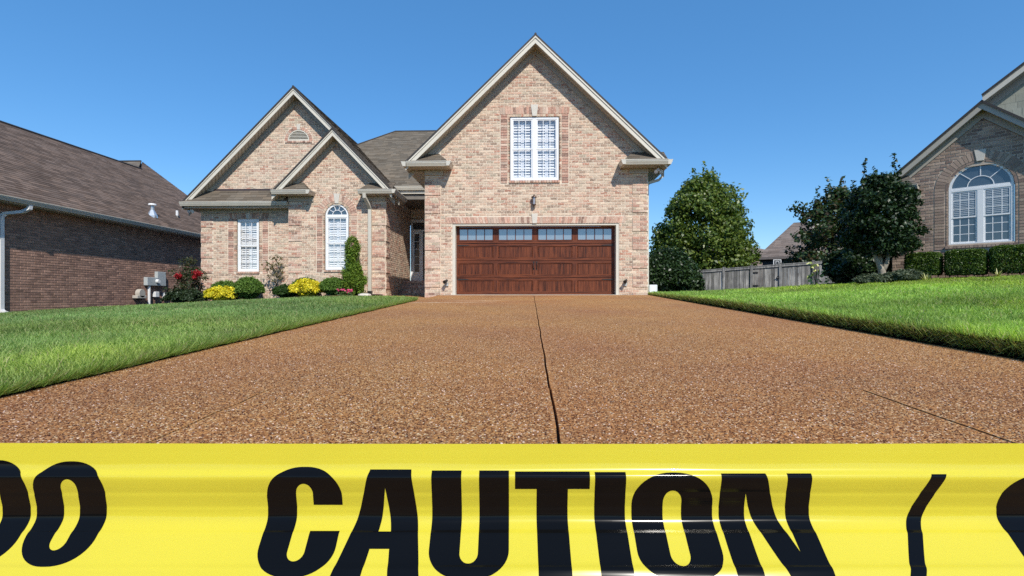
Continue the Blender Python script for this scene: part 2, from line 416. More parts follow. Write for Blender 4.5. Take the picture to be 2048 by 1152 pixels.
# driveway: dark bed below, slabs with open joints above
dr = MB(); dr.add([(LX0 - 0.02, -8, float(zdrive(-8.0)) - 0.035), (RX1, -8, float(zdrive(-8.0)) - 0.035), (RX1, 15.75, -0.035), (LX0 - 0.02, 15.75, -0.035)], [(0, 1, 2, 3)])
drive = tag(dr.build('driveway', MAT['joint']), kind='structure')
def slab(poly, name='slab'):
    """poly: [(x, y)] outline on the driveway plane; a solid 10 cm slab with a worn edge."""
    mb = MB(); n = len(poly)
    top = [(x, y, float(zdrive(y))) for x, y in poly]; low = [(x, y, float(zdrive(y)) - 0.10) for x, y in poly]
    mb.add(top + low, [tuple(range(n))] + [(i, n + i, n + (i + 1) % n, (i + 1) % n) for i in range(n)])
    return mb.build(name, MAT['aggregate'], drive)
g = 0.0065
TY = 2.9
def wob(x0, y0, x1, y1, k, amp, seed):        # a slightly uneven joint edge
    r = random.Random(seed)
    return [(x0 + (x1 - x0) * i / k + r.uniform(-amp, amp), y0 + (y1 - y0) * i / k) for i in range(k + 1)]
cj = wob(JX, -8, JX, TY, 60, 0.004, 3); cj2 = wob(JX, TY, JX + 0.03, 15.7, 70, 0.004, 4)
lj = wob(-1.50, -8, -1.42, TY, 60, 0.006, 5); rj = wob(1.83, -8, 1.80, TY, 60, 0.004, 6)
sh = lambda L, d: [(x + d, y) for x, y in L]
slab([(LX0, TY + g), *sh(cj2, -g)[0:1], *sh(cj2, -g)[1:], (-2.30, 15.7), (LX0, 15.7)])
slab([(RX1, TY + g), (RX1, 15.7)] + sh(cj2, g)[::-1])
slab([(LX0, -8)] + sh(lj, -0.007) + [(LX0, TY - 0.001)])
slab(sh(lj, 0.007) + sh(cj, -g)[::-1])
slab(sh(cj, g) + sh(rj, -0.009)[::-1])
slab(sh(rj, 0.009) + [(RX1, TY - 0.001), (RX1, -8)])
# walkway from the driveway to the porch
tip = [(float(edge_left(np.array(y))), y) for y in np.linspace(12.3, 14.3, 9)]
wk = MB(); poly = [(LX0 + 0.0, 12.3)] + [(x + 0.0, y) for x, y in tip] + [(-4.6, 14.75), (-6.1, 15.35), (-6.2, 17.2), (-5.05, 17.6), (-5.05, 19.9), (LX0, 19.9)]
nn = len(poly); wk.add([(x, y, float(zdrive(min(y, 15.75))) - 0.004) for x, y in poly], [tuple(range(nn))])
tag(wk.build('walkway', MAT['aggregate']), kind='structure')
# concrete threshold under the garage door
tag(MB().wbox(-2.36, 2.72, 15.705, 16.1, -0.1, 0.012).build('threshold', M('plain_concrete', (0.50, 0.45, 0.37), rough=0.9, nscale=4, namt=0.1, fine=80, fineamt=0.12)), kind='structure')
# planting beds
def bed_z(x, y): return zleft(x, y) + 0.045
tag(sheet('planting_bed', np.linspace(-12.9, -5.1, 24), np.linspace(16.9, 18.7, 8),
          lambda x, y: bed_z(x, y) - np.where(y < 17.0, 0.1, 0), MAT['mulch']), kind='structure')

# pebbles standing proud in the nearest metres of the driveway
def pebbles(y0, y1, s0, s1, seed):
    """density falls off smoothly with distance: past it the stones are finer than the picture shows."""
    r = np.random.default_rng(seed); f = lambda t: 10500 * np.exp(-(t - 1.2) / 2.7)
    nP = int((RX1 - LX0) * (y1 - y0) * 10500)
    x = r.uniform(LX0 + 0.01, RX1 - 0.01, nP); y = r.uniform(y0, y1, nP); kp = r.uniform(0, 10500, nP) < f(y); x, y = x[kp], y[kp]
    vis = (np.abs(x) < y * 1.02 + 0.5) & (np.abs(x - JX - np.where(y > TY, 0.01, 0)) > 0.022)
    vis &= ~((y < TY) & ((np.abs(x + 1.42 + 0.0073 * (TY - y)) < 0.016) | (np.abs(x - 1.80 - 0.0028 * (TY - y)) < 0.019)))
    x, y = x[vis], y[vis]; nP = len(x)
    s = r.uniform(s0, s1, nP); asp = r.uniform(0.6, 1.0, nP); th = r.uniform(0, 6.283, nP); h = s * r.uniform(0.35, 0.7, nP)
    k = 5; ang = np.arange(k) * 2 * math.pi / k
    ca, sa = np.cos(ang), np.sin(ang)
    jr = r.uniform(0.8, 1.15, (nP, k))
    lx = ca[None] * s[:, None] * jr; ly = sa[None] * (s * asp)[:, None] * jr
    X = x[:, None] + lx * np.cos(th)[:, None] - ly * np.sin(th)[:, None]; Y = y[:, None] + lx * np.sin(th)[:, None] + ly * np.cos(th)[:, None]
    R0 = np.stack([X, Y, zdrive(Y) - 0.001], 2); A0 = np.stack([x, y, zdrive(y) + h], 1)[:, None, :]
    V = np.concatenate([R0, A0], 1).reshape(-1, 3)
    b = (np.arange(nP) * (k + 1))[:, None]; i = np.arange(k)
    tri = np.stack([b + i, b + (i + 1) % k, b + k + 0 * i], 2).reshape(-1, 3)
    pal = np.array([(0.10, 0.042, 0.018), (0.23, 0.095, 0.03), (0.31, 0.145, 0.042), (0.16, 0.078, 0.036), (0.36, 0.195, 0.07), (0.22, 0.13, 0.075), (1.0, 0.80, 0.48), (1.3, 1.2, 1.0)])
    ci = r.choice(len(pal), nP, p=[0.17, 0.2, 0.19, 0.16, 0.10, 0.08, 0.06, 0.04])
    c = pal[ci] * r.uniform(0.8, 1.2, (nP, 1))
    return V, tri, np.repeat(c, k + 1, 0)
V, Fq, T = pebbles(1.2, 11.0, 0.0030, 0.0072, 5)
pb = np_mesh('pebbles', V, Fq, MAT['pebble'], drive, T, True); tag(pb, kind='stuff')

# ------------------------------------------------------------------ grass
def vnoise(x, y, cell, seed):
    g_ = np.random.default_rng(seed).uniform(0, 1, (128, 128)); u, v = x / cell + 50.3, y / cell + 41.7
    i, j = np.floor(u).astype(int), np.floor(v).astype(int); fu, fv = u - i, v - j; fu = fu * fu * (3 - 2 * fu); fv = fv * fv * (3 - 2 * fv)
    q = lambda a, b: g_[a % 128, b % 128]
    return (q(i, j) * (1 - fu) + q(i + 1, j) * fu) * (1 - fv) + (q(i, j + 1) * (1 - fu) + q(i + 1, j + 1) * fu) * fv
def grass(name, region, zf, seed, label):
    r = np.random.default_rng(seed); parts = []
    for (y0, y1, dens, h0, h1, wd) in ((1.6, 5.0, 5200, 0.06, 0.135, 0.0022), (5.0, 8.5, 3000, 0.055, 0.11, 0.0032), (8.5, 13.0, 1700, 0.055, 0.105, 0.0048), (13.0, 20.0, 900, 0.055, 0.10, 0.007)):
        x0, x1 = (-18, LX0) if region == 'left' else (3.58, 16.5)
        x1e = min(x1, y1 * 1.06 + 2.2); x0e = max(x0, -y1 * 1.06 - 2.2)
        nB = int((x1e - x0e) * (y1 - y0) * dens); x = r.uniform(x0e, x1e, nB); y = r.uniform(y0, y1, nB)
        if region == 'left':
            ok = (x < edge_left(y) + r.normal(0, 0.02, nB) + 0.09 * (vnoise(y, 0 * y + 7.0, 0.32, 91) - 0.45) + 0.05 * (vnoise(y, 0 * y + 3.0, 0.11, 92) - 0.5)) & (x > -y * 1.06 - 1.6) & ((y < 16.75) | (x < -12.9)) & (x > -15.25)
            ok &= ~((x > -12.9) & (y > 16.85))
        else:
            ok = (x < y * 1.06 + 1.6) & ~in_right_bed(x, y)
        # thin out in soft patches so the sward is not even
        pat = (0.5 * vnoise(x, y, 1.7, seed) + 0.3 * vnoise(x, y, 0.6, seed + 1) + 0.2 * vnoise(x, y, 0.22, seed + 2) - 0.5) * 2.6
        ok &= r.uniform(0, 1, nB) < 0.80 + 0.25 * pat
        x, y, pat = x[ok], y[ok], pat[ok]; nB = len(x)
        z = zf(x, y)
        h = r.uniform(h0, h1, nB) * np.clip(0.88 + 0.35 * (vnoise(x, y, 0.25, seed + 5) - 0.5) * 2, 0.4, 1.4)
        if region == 'left': h *= np.where(y > 13, 0.7, 1)
        th = r.uniform(0, 6.283, nB); lean = r.uniform(0.3, 1.25, nB) * h
        lx, ly = np.cos(th) * lean, np.sin(th) * lean
        ph = r.uniform(0, 6.283, nB); wx, wy = np.cos(ph) * wd, np.sin(ph) * wd
        zb = z - 0.005
        P = np.stack([np.stack([x - wx, y - wy, zb], 1), np.stack([x + wx, y + wy, zb], 1),
                      np.stack([x + 0.4 * lx + wx * 0.8, y + 0.4 * ly + wy * 0.8, z + 0.62 * h], 1), np.stack([x + 0.4 * lx - wx * 0.8, y + 0.4 * ly - wy * 0.8, z + 0.62 * h], 1),
                      np.stack([x + lx, y + ly, z + h * (1 - 0.30 * (lean / h) ** 1.5)], 1)], 1)
        t = r.uniform(0, 1, (nB, 1)); patc = np.clip(0.5 + 0.5 * pat[:, None], 0, 1); hue = np.clip((vnoise(x, y, 2.6, seed + 8)[:, None] - 0.35) * (0.9 if region == 'left' else 1.6), 0, 1)
        if region == 'left': spot_ = np.exp(-((x + 3.1) / 0.9) ** 2 - ((y - 3.6) / 1.1) ** 2)[:, None]; hue = np.clip(hue + 0.9 * spot_, 0, 1); patc = np.clip(patc + 0.35 * spot_, 0, 1)
        lo_c = np.array([0.15, 0.265, 0.065]) * (1 - hue) + np.array([0.20, 0.285, 0.045]) * hue
        hi_c = np.array([0.36, 0.50, 0.19]) * (1 - hue) + np.array([0.47, 0.54, 0.12]) * hue
        c = (lo_c * (1 - t) + hi_c * t) * (0.52 + 0.85 * patc) * (1.0 if region == 'left' else np.array([1.42, 1.42, 0.92]))
        dry = r.uniform(0, 1, nB) < (0.07 if region == 'left' else 0.05) + 0.35 * np.clip(vnoise(x, y, 0.7, seed + 12) - 0.66, 0, 1)
        c[dry] = np.array([0.50, 0.45, 0.22]) * r.uniform(0.7, 1.1, (dry.sum(), 1))
        parts.append((P, c))
    P = np.concatenate([p for p, _ in parts]); c = np.concatenate([k for _, k in parts]); nB = len(P)
    b = np.arange(nB)[:, None] * 5
    tri = np.concatenate([b + np.array([0, 1, 2]), b + np.array([0, 2, 3]), b + np.array([3, 2, 4])])
    o = np_mesh(name, P.reshape(-1, 3), tri, MAT['grass'], None, np.repeat(c, 5, 0), True)
    return tag(o, label, 'grass', kind='stuff')

RH_O = CR * 11.41 + CF * 14.0                 # right house: facade origin and directions
RH_U = (CR * 0.691 - CF * 0.723).normalized(); RH_N = (-CR * 0.723 - CF * 0.691).normalized()
def in_right_bed(x, y):
    dx, dy = x - RH_O.x, y - RH_O.y
    u = dx * RH_U.x + dy * RH_U.y; d = dx * RH_N.x + dy * RH_N.y
    return (d < 1.55 + 0.12 * np.sin(u * 1.3)) | (y > 19.5)
grass('grass', 'left', lambda x, y: zleft(x, y) + 0.01, 21, 'mown green grass on the lawn left of the driveway')
grass('grass', 'right', zright, 22, 'mown green grass on the raised lawn right of the driveway')
# ragged blades hanging over the cut edge on the right
r = np.random.default_rng(9); nB = 34000
y = r.uniform(2.2, 15.9, nB) ; y = 2.2 + (y - 2.2) ** 1.35 / (13.7 ** 0.35)
x = 3.60 + r.normal(0.02, 0.025, nB); frac = r.uniform(0.15, 1.0, nB); z = zdrive(y) + (zright(3.63 + 0 * y, y) - zdrive(y)) * frac
wd = 0.0024 + 0.00025 * y; L = r.uniform(0.04, 0.10, nB)
th = r.normal(math.pi, 0.9, nB); up = r.uniform(-0.5, 0.9, nB); ph = r.uniform(0, 6.28, nB)
tx, ty, tz = np.cos(th) * L * 0.7, np.sin(th) * L * 0.7, up * L
wx, wy = np.cos(ph) * wd, np.sin(ph) * wd
P = np.stack([np.stack([x - wx, y - wy, z], 1), np.stack([x + wx, y + wy, z], 1), np.stack([x + tx, y + ty, np.maximum(z + tz, zdrive(y) + 0.004)], 1)], 1)
t = r.uniform(0, 1, (nB, 1)); c = np.array([0.16, 0.23, 0.05]) * (1 - t) + np.array([0.36, 0.42, 0.11]) * t
dry = r.uniform(0, 1, nB) < 0.25; c[dry] = np.array([0.42, 0.32, 0.16]) * r.uniform(0.5, 1.1, (dry.sum(), 1))
r = np.random.default_rng(19); nB = 15000
y = 2.0 + r.uniform(0, 1, nB) ** 1.35 * 10.6; x = LX0 - 0.012 + r.normal(0, 0.012, nB) + 0.03 * (vnoise(y, y * 0 + 3.0, 0.3, 77) - 0.5); z = zdrive(y) + 0.008; L_ = r.uniform(0.04, 0.13, nB); wd = 0.0022 + 0.00025 * y
th = r.normal(0, 0.9, nB); up = r.uniform(0.15, 1.0, nB); ph = r.uniform(0, 6.28, nB); tx, ty, tz = np.cos(th) * L_ * 0.75, np.sin(th) * L_ * 0.75, up * L_; wx, wy = np.cos(ph) * wd, np.sin(ph) * wd
P2_ = np.stack([np.stack([x - wx, y - wy, z], 1), np.stack([x + wx, y + wy, z], 1), np.stack([x + tx, y + ty, z + tz], 1)], 1)
t = r.uniform(0, 1, (nB, 1)); c2_ = np.array([0.16, 0.26, 0.05]) * (1 - t) + np.array([0.36, 0.48, 0.12]) * t
dry = r.uniform(0, 1, nB) < 0.2; c2_[dry] = np.array([0.42, 0.36, 0.18]) * r.uniform(0.6, 1.1, (dry.sum(), 1))
tag(np_mesh('edge_grass', P2_.reshape(-1, 3), np.arange(nB * 3).reshape(-1, 3), MAT['grass'], None, np.repeat(c2_, 3, 0)), 'ragged grass along the lawn edge left of the driveway', 'grass', kind='stuff')
nB = len(P)
tag(np_mesh('edge_grass', P.reshape(-1, 3), np.arange(nB * 3).reshape(-1, 3), MAT['grass'], None, np.repeat(c, 3, 0)), 'ragged grass and roots along the cut lawn edge right of the driveway', 'grass', kind='stuff')

# ------------------------------------------------------------------ bricks and shingles
class Pieces:
    """collects small solid pieces; the nearest 'limit' in view become objects, the rest one part."""
    def __init__(s): s.it = []
    def add(s, pts, faces, tint): s.it.append((pts, faces, tint))
    def finish(s, single, many, mat, parent, limit=300):
        def key(it):
            p = it[0][0]; q = Vector(p) - EYE; zc = q.dot(CF)
            if zc < 0.5: return 1e9
            px = 1024 + F_PX * q.dot(CR) / zc; py = 598 - F_PX * q.z / zc
            return zc if (5 < px < 2043 and 5 < py < 1147) else 1e6 + zc
        s.it.sort(key=key)
        for pts, fs, t in s.it[:limit]:
            np_mesh(single, pts, fs, mat, parent, np.array([t] * len(pts)))
        if len(s.it) > limit:
            mb = MB()
            for pts, fs, t in s.it[limit:]: mb.add(pts, fs, t)
            tag(np_mesh(many, mb.v, mb.f, mat, parent, np.array(mb.t)), kind='stuff')

BF = [(4, 5, 7, 6), (0, 1, 5, 4), (2, 6, 7, 3), (0, 4, 6, 2), (1, 3, 7, 5)]
def one_brick(ps, fr, u0, u1, v0, v1, d0, d1, tint, r, jit=0.002):
    e = [r.uniform(-jit, jit) for _ in range(5)]
    P = [fr.p(u, v, d0) for v in (v0, v1) for u in (u0, u1)]
    i = 0.004
    P += [fr.p(u0 + i + e[0], v0 + i * 0.7, d1 + e[4]), fr.p(u1 - i + e[1], v0 + i * 0.7, d1 + e[4]), fr.p(u0 + i, v1 - i * 0.7 + e[2], d1 + e[3] * 0.6), fr.p(u1 - i, v1 - i * 0.7 + e[2], d1 + e[3] * 0.6)]
    ps.add(P, BF, tint)
def pick(r, pal):
    t = r.uniform(0, sum(p[0] for p in pal))
    for wgt, c in pal:
        t -= wgt
        if t <= 0: break
    k = r.uniform(0.82, 1.16); return (c[0] * k, c[1] * k, c[2] * k)
PAL_MAIN = [(30, (0.545, 0.382, 0.275)), (22, (0.605, 0.468, 0.348)), (18, (0.52, 0.328, 0.238)), (10, (0.35, 0.245, 0.18)), (6, (0.44, 0.22, 0.152)), (10, (0.45, 0.365, 0.268))]
PAL_TRIM = [(28, (0.54, 0.34, 0.255)), (20, (0.48, 0.265, 0.195)), (20, (0.58, 0.43, 0.335)), (12, (0.32, 0.195, 0.15))]
PAL_BROWN = [(30, (0.355, 0.21, 0.155)), (24, (0.31, 0.183, 0.138)), (16, (0.40, 0.24, 0.178)), (8, (0.25, 0.148, 0.113))]
PAL_TAUPE = [(30, (0.36, 0.265, 0.205)), (24, (0.31, 0.225, 0.178)), (16, (0.41, 0.31, 0.24)), (10, (0.24, 0.17, 0.14))]
CH = 0.0794                                   # brick course
def brick_rows(ps, back, fr, spans, v0, v1, pal, r, bl=0.213, proud=0.008, mort=0.015, phase=0.0, back_d=0.0):
    """spans(v) -> [(u0, u1)] of brickwork at height v. Backing mortar goes to the MB 'back'."""
    k0 = int(math.floor((v0 + 1e-6) / CH)); k = k0
    while k * CH < v1 - 0.01:
        a, b = max(k * CH, v0), min((k + 1) * CH, v1); mid = (a + b) / 2
        for (s0, s1) in spans(mid):
            if s1 - s0 < 0.015: continue
            back.add([fr.p(s0, a, back_d), fr.p(s1, a, back_d), fr.p(s1, b, back_d), fr.p(s0, b, back_d)], [(0, 1, 2, 3)])
            if ps is None: continue
            off = (k % 2) * bl / 2 + phase
            i = math.floor((s0 - off) / bl)
            while off + i * bl < s1:
                u0 = max(off + i * bl, s0) + mort / 2; u1 = min(off + (i + 1) * bl, s1) - mort / 2
                if u1 - u0 > 0.02:
                    one_brick(ps, fr, u0, u1, a + mort / 2, b - mort / 2, back_d, back_d + proud + r.uniform(-0.002, 0.003), pick(r, pal), r)
                i += 1
        k += 1
def minus(spans, cuts):
    out = spans
    for c0, c1 in cuts:
        nx = []
        for a, b in out:
            if c1 <= a or c0 >= b: nx.append((a, b)); continue
            if c0 > a: nx.append((a, c0))
            if c1 < b: nx.append((c1, b))
        out = nx
    return out
def rect_cut(u0, u1, v0, v1):
    return lambda v: (u0, u1) if v0 < v < v1 else None
def arch_cut(uc, hw, v0, vs, rad=None):
    rad = rad or hw
    def f(v):
        if v0 < v <= vs: return (uc - hw, uc + hw)
        if vs < v < vs + rad:
            q = hw * math.sqrt(max(0, 1 - ((v - vs) / rad) ** 2)); return (uc - q, uc + q)
    return f
def wall_spans(outline, cuts):
    def f(v):
        return minus(outline(v), [c for c in (q(v) for q in cuts) if c])
    return f

def clip_poly(poly, clip):
    """Sutherland-Hodgman: poly against a convex counter-clockwise clip polygon."""
    out = poly
    for i in range(len(clip)):
        (ax, ay), (bx, by) = clip[i], clip[(i + 1) % len(clip)]; inp = out; out = []
        if not inp: return []
        side = lambda p: (bx - ax) * (p[1] - ay) - (by - ay) * (p[0] - ax)
        for j in range(len(inp)):
            p, q = inp[j], inp[(j + 1) % len(inp)]; sp, sq = side(p), side(q)
            if sp >= 0: out.append(p)
            if (sp >= 0) != (sq >= 0):
                t = sp / (sp - sq); out.append((p[0] + (q[0] - p[0]) * t, p[1] + (q[1] - p[1]) * t))
    return out
def shingle_plane(ps, poly3, eave_dir, r, base, expo=0.142, tab=0.30, var=0.22, lift=0.010):
    """lays overlapping shingles on a planar convex polygon given as 3-D points."""
    P = [Vector(p) for p in poly3]; e = Vector(eave_dir).normalized()
    nrm = Vector((0, 0, 0))
    for i in range(1, len(P) - 1): nrm += (P[i] - P[0]).cross(P[i + 1] - P[0])
    nrm.normalize()
    if nrm.z < 0: nrm = -nrm
    s = nrm.cross(e).normalized()
    if s.z < 0: s = -s
    to2 = lambda p: ((p - P[0]).dot(e), (p - P[0]).dot(s)); q = [to2(p) for p in P]
    area = sum(q[i][0] * q[(i + 1) % len(q)][1] - q[(i + 1) % len(q)][0] * q[i][1] for i in range(len(q)))
    if area < 0: q = q[::-1]
    a0, a1 = min(p[0] for p in q), max(p[0] for p in q); b0, b1 = min(p[1] for p in q), max(p[1] for p in q)
    k = 0
    while b0 + k * expo < b1:
        bl, bh = b0 + k * expo, b0 + (k + 1) * expo; a = a0 - r.uniform(0, tab)
        while a < a1:
            wd = tab * r.uniform(0.6, 1.35)
            c = clip_poly([(a + 0.002, bl), (a + wd - 0.002, bl), (a + wd - 0.002, bh), (a + 0.002, bh)], q)
            if len(c) >= 3:
                n = len(c); t = lift * r.uniform(0.7, 1.5)
                pt = lambda p, h: P[0] + e * p[0] + s * p[1] + nrm * h
                top = [pt(p, t * (1 - 0.85 * (p[1] - bl) / expo) + 0.002) for p in c]; low = [pt(p, 0.0005) for p in c]
                kk = 1 + r.uniform(-var, var); ht = r.uniform(-0.03, 0.03)
                ps.add(top + low, [tuple(range(n))] + [(i, n + i, n + (i + 1) % n, (i + 1) % n) for i in range(n)], (base[0] * kk * (1 + ht), base[1] * kk, base[2] * kk * (1 - ht)))
            a += wd
        k += 1
def deck(polys, parent, mat, name='roof', thick=0.05, lift=0.0):
    mb = MB()
    for P in polys:
        P = [Vector(p) for p in P]; n = len(P); nrm = (P[1] - P[0]).cross(P[2] - P[0]).normalized()
        if nrm.z < 0: nrm = -nrm
        P = [p + nrm * lift for p in P]
        mb.add([p for p in P] + [p - nrm * thick for p in P], [tuple(range(n)), tuple(range(2 * n - 1, n - 1, -1))] + [(i, (i + 1) % n, n + (i + 1) % n, n + i) for i in range(n)])
    return mb.build(name, mat, parent)

GUT = [(0, 0), (0.085, 0), (0.10, 0.035), (0.125, 0.085), (0.125, 0.115), (0.14, 0.118), (0.14, 0.14), (0, 0.14)]
def gutter(parent, a, b, outward, mat=None):
    mb = MB(); mb.extrude(GUT, a, b, outward, (0, 0, 1)); return mb.build('gutter', mat or MAT['gutter'], parent)
def downspout(parent, pts, ax, mat=None, wx=0.045, wy=0.035):
    mb = MB(); mb.rtube(pts, wx, wy, ax); return mb.build('downspout', mat or MAT['gutter'], parent)

def rake(parent, fr, eL, pk, eR, over=0.40, fascia=0.225, frieze=0.17, m_f=None, m_s=None, m_z=None):
    """the trimmed edge of a gable: boards, soffit and frieze on both slopes."""
    for s, (e, sgn) in enumerate(((eL, 1), (eR, -1))):
        if e is None: continue
        (ue, ve), (up, vp) = e, pk
        def strip(t0, t1, d0, d1):
            return [(ue, ve - t0), (up, vp - t0), (up, vp - t1), (ue, ve - t1)], d0, d1
        MB().prism(fr, *strip(0.035, fascia, over - 0.03, over)).build('rake_board', m_f or MAT['trim'], parent)
        MB().prism(fr, *strip(0.022, 0.075, over + 0.001, over + 0.022)).build('rake_moulding', m_f or MAT['trim'], parent)
        MB().prism(fr, *strip(fascia - 0.035, fascia - 0.02, 0.0, over - 0.031)).build('soffit', m_s or MAT['soffit'], parent)
        q, a, b = strip(fascia - 0.018, fascia + frieze, 0.011, 0.04)
        MB().prism(fr, q, a, b).build('frieze_board', m_z or MAT['taupe_trim'], parent)

def arch_pts(uc, vs, hw, rise, k, a0=0.0, a1=math.pi):
    return [(uc + hw * math.cos(a0 + (a1 - a0) * i / k), vs + rise * math.sin(a0 + (a1 - a0) * i / k)) for i in range(k + 1)]
def ring(mb, fr, uc, vs, hw, rise, wdt, d0, d1, k=28):
    """half ring bar (outer radius hw, width wdt)."""
    o = arch_pts(uc, vs, hw, rise, k); i = arch_pts(uc, vs, hw - wdt, rise - wdt, k)
    for j in range(k):
        mb.prism(fr, [o[j], o[j + 1], i[j + 1], i[j]], d0, d1)

def louvres(fr, parent, u0, u1, v0, v1, d, pitch=0.078, blade=0.092, tilt=63):
    """plantation shutter panel: stiles and rails plus each louvre."""
    mb = MB(); st = 0.045
    mb.box(fr, u0, u0 + st, v0, v1, d - 0.015, d + 0.015); mb.box(fr, u1 - st, u1, v0, v1, d - 0.015, d + 0.015)
    mb.box(fr, u0 + st, u1 - st, v0, v0 + 0.07, d - 0.014, d + 0.014); mb.box(fr, u0 + st, u1 - st, v1 - 0.07, v1, d - 0.014, d + 0.014)
    mb.build('shutter_frame', MAT['white'], parent)
    n = int((v1 - v0 - 0.14) / pitch); gap = (v1 - v0 - 0.14) / n
    ct, st_ = math.cos(math.radians(tilt)), math.sin(math.radians(tilt))
    for i in range(n):
        vc = v0 + 0.07 + gap * (i + 0.5); h = blade / 2
        pr = [(-h * ct, h * st_), (0, 0.006 + 0), (h * ct, -h * st_), (0, -0.006)]
        m = MB(); m.extrude(pr, fr.p(u0 + st, vc, d), fr.p(u1 - st, vc, d), fr.n, (0, 0, 1)); m.build('louver', MAT['white'], parent)

def window(parent, fr, u0, u1, v0, v1, units=1, arch=False, rec=0.09, cols=3, shutter=True, mat=None, lower_rows=3):
    """double-hung window with muntins; arch: half-round light above v1. The window mesh is the frame; panes, bars and louvers are its children."""
    mat = mat or MAT['white']; fw = 0.055; mb = MB()
    mb.box(fr, u0, u0 + fw, v0, v1, -rec, -rec + 0.05); mb.box(fr, u1 - fw, u1, v0, v1, -rec, -rec + 0.05)
    mb.box(fr, u0 + fw, u1 - fw, v0, v0 + fw, -rec, -rec + 0.051); mb.box(fr, u0 + fw, u1 - fw, v1 - fw, v1, -rec, -rec + 0.051)
    um = (u0 + u1) / 2
    if units == 2: mb.box(fr, um - 0.06, um + 0.06, v0 + fw, v1 - fw, -rec, -rec + 0.049)
    hw = (u1 - u0) / 2
    if arch:
        ring(mb, fr, um, v1 - 0.0, hw, hw, fw, -rec, -rec + 0.05)
        mb.box(fr, u0 + fw * 0.5, u1 - fw * 0.5, v1 + 0.0005, v1 + 0.045, -rec + 0.001, -rec + 0.045)
    wobj = mb.build('window', mat, parent)
    bays = [(u0 + fw, u1 - fw)] if units == 1 else [(u0 + fw, um - 0.06), (um + 0.06, u1 - fw)]
    vm = (v0 + v1) / 2
    for a, b in bays:
        sash = MB(); sw = 0.035
        for (c, d, dd) in ((v0 + fw, vm + 0.02, -rec + 0.002), (vm - 0.02, v1 - fw, -rec + 0.014)):
            sash.box(fr, a, a + sw, c, d, dd, dd + 0.026); sash.box(fr, b - sw, b, c, d, dd, dd + 0.026)
            sash.box(fr, a + sw, b - sw, c, c + sw, dd, dd + 0.025); sash.box(fr, a + sw, b - sw, d - sw, d, dd, dd + 0.025)
            for i in range(1, cols):
                x = a + (b - a) * i / cols; sash.box(fr, x - 0.008, x + 0.008, c + sw, d - sw, dd + 0.004, dd + 0.02)
            nr = 3
            for i in range(1, nr):
                yv = c + (d - c) * i / nr; sash.box(fr, a + sw, b - sw, yv - 0.008, yv + 0.008, dd + 0.005, dd + 0.019)
            gm = MAT['pane'] if shutter else MAT['blue_pane']
            MB().box(fr, a + 0.01, b - 0.01, c + 0.01, d - 0.01, dd + 0.009, dd + 0.013).build('pane', gm, wobj)
        sash.build('sash', mat, wobj)
        if shutter:
            half = (a + b) / 2
            for (p, q) in ((a + 0.004, half - 0.001), (half + 0.001, b - 0.004)):
                for (c, d) in ((v0 + fw, vm - 0.003), (vm + 0.003, v1 - fw)):
                    louvres(fr, wobj, p, q, c, d, -rec - 0.075)
    if shutter:
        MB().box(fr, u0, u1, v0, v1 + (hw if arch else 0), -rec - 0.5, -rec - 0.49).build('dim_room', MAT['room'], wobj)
    if arch:
        k = 20; pts = arch_pts(um, v1 + 0.04, hw - fw * 0.6, hw - fw * 0.6 - 0.04, k)
        MB().prism(fr, pts, -rec + 0.012, -rec + 0.016).build('pane', MAT['blue_pane'], wobj)
        sb = MB(); ring(sb, fr, um, v1 + 0.04, hw * 0.42, hw * 0.42, 0.018, -rec + 0.017, -rec + 0.034, 16)
        for a in ((36, 72, 108, 144) if not shutter is False else (45, 90, 135)):
            ca, sa = math.cos(math.radians(a)), math.sin(math.radians(a)); r0, r1 = hw * 0.41, hw - fw * 0.8; q = 0.009
            sb.prism(fr, [(um + ca * r0 - sa * q, v1 + 0.04 + sa * r0 + ca * q), (um + ca * r0 + sa * q, v1 + 0.04 + sa * r0 - ca * q), (um + ca * r1 + sa * q, v1 + 0.02 + sa * r1 - ca * q), (um + ca * r1 - sa * q, v1 + 0.02 + sa * r1 + ca * q)], -rec + 0.018, -rec + 0.033)
        sb.build('sunburst_bars', mat, wobj)
    return wobj

def reveal(parent, fr, u0, u1, v0, v1, dep, mat, top=True, arch=False):
    mb = MB(); t = 0.03
    mb.box(fr, u0 - t, u0, v0, v1, -dep, 0.0); mb.box(fr, u1, u1 + t, v0, v1, -dep, 0.0)
    if arch:
        hw = (u1 - u0) / 2; ring(mb, fr, (u0 + u1) / 2, v1, hw + t, hw + t, t, -dep, 0.0)
    elif top: mb.box(fr, u0 - t, u1 + t, v1, v1 + t, -dep, -0.001)
    return mb.build('reveal', mat, parent)

def keystone(parent, fr, uc, v0, v1, w0, w1, mat=None, d=0.03):
    return MB().prism(fr, [(uc - w0, v0), (uc + w0, v0), (uc + w1, v1), (uc - w1, v1)], 0.0, d).build('keystone', mat or MAT['stone'], parent, bevel=0.004)

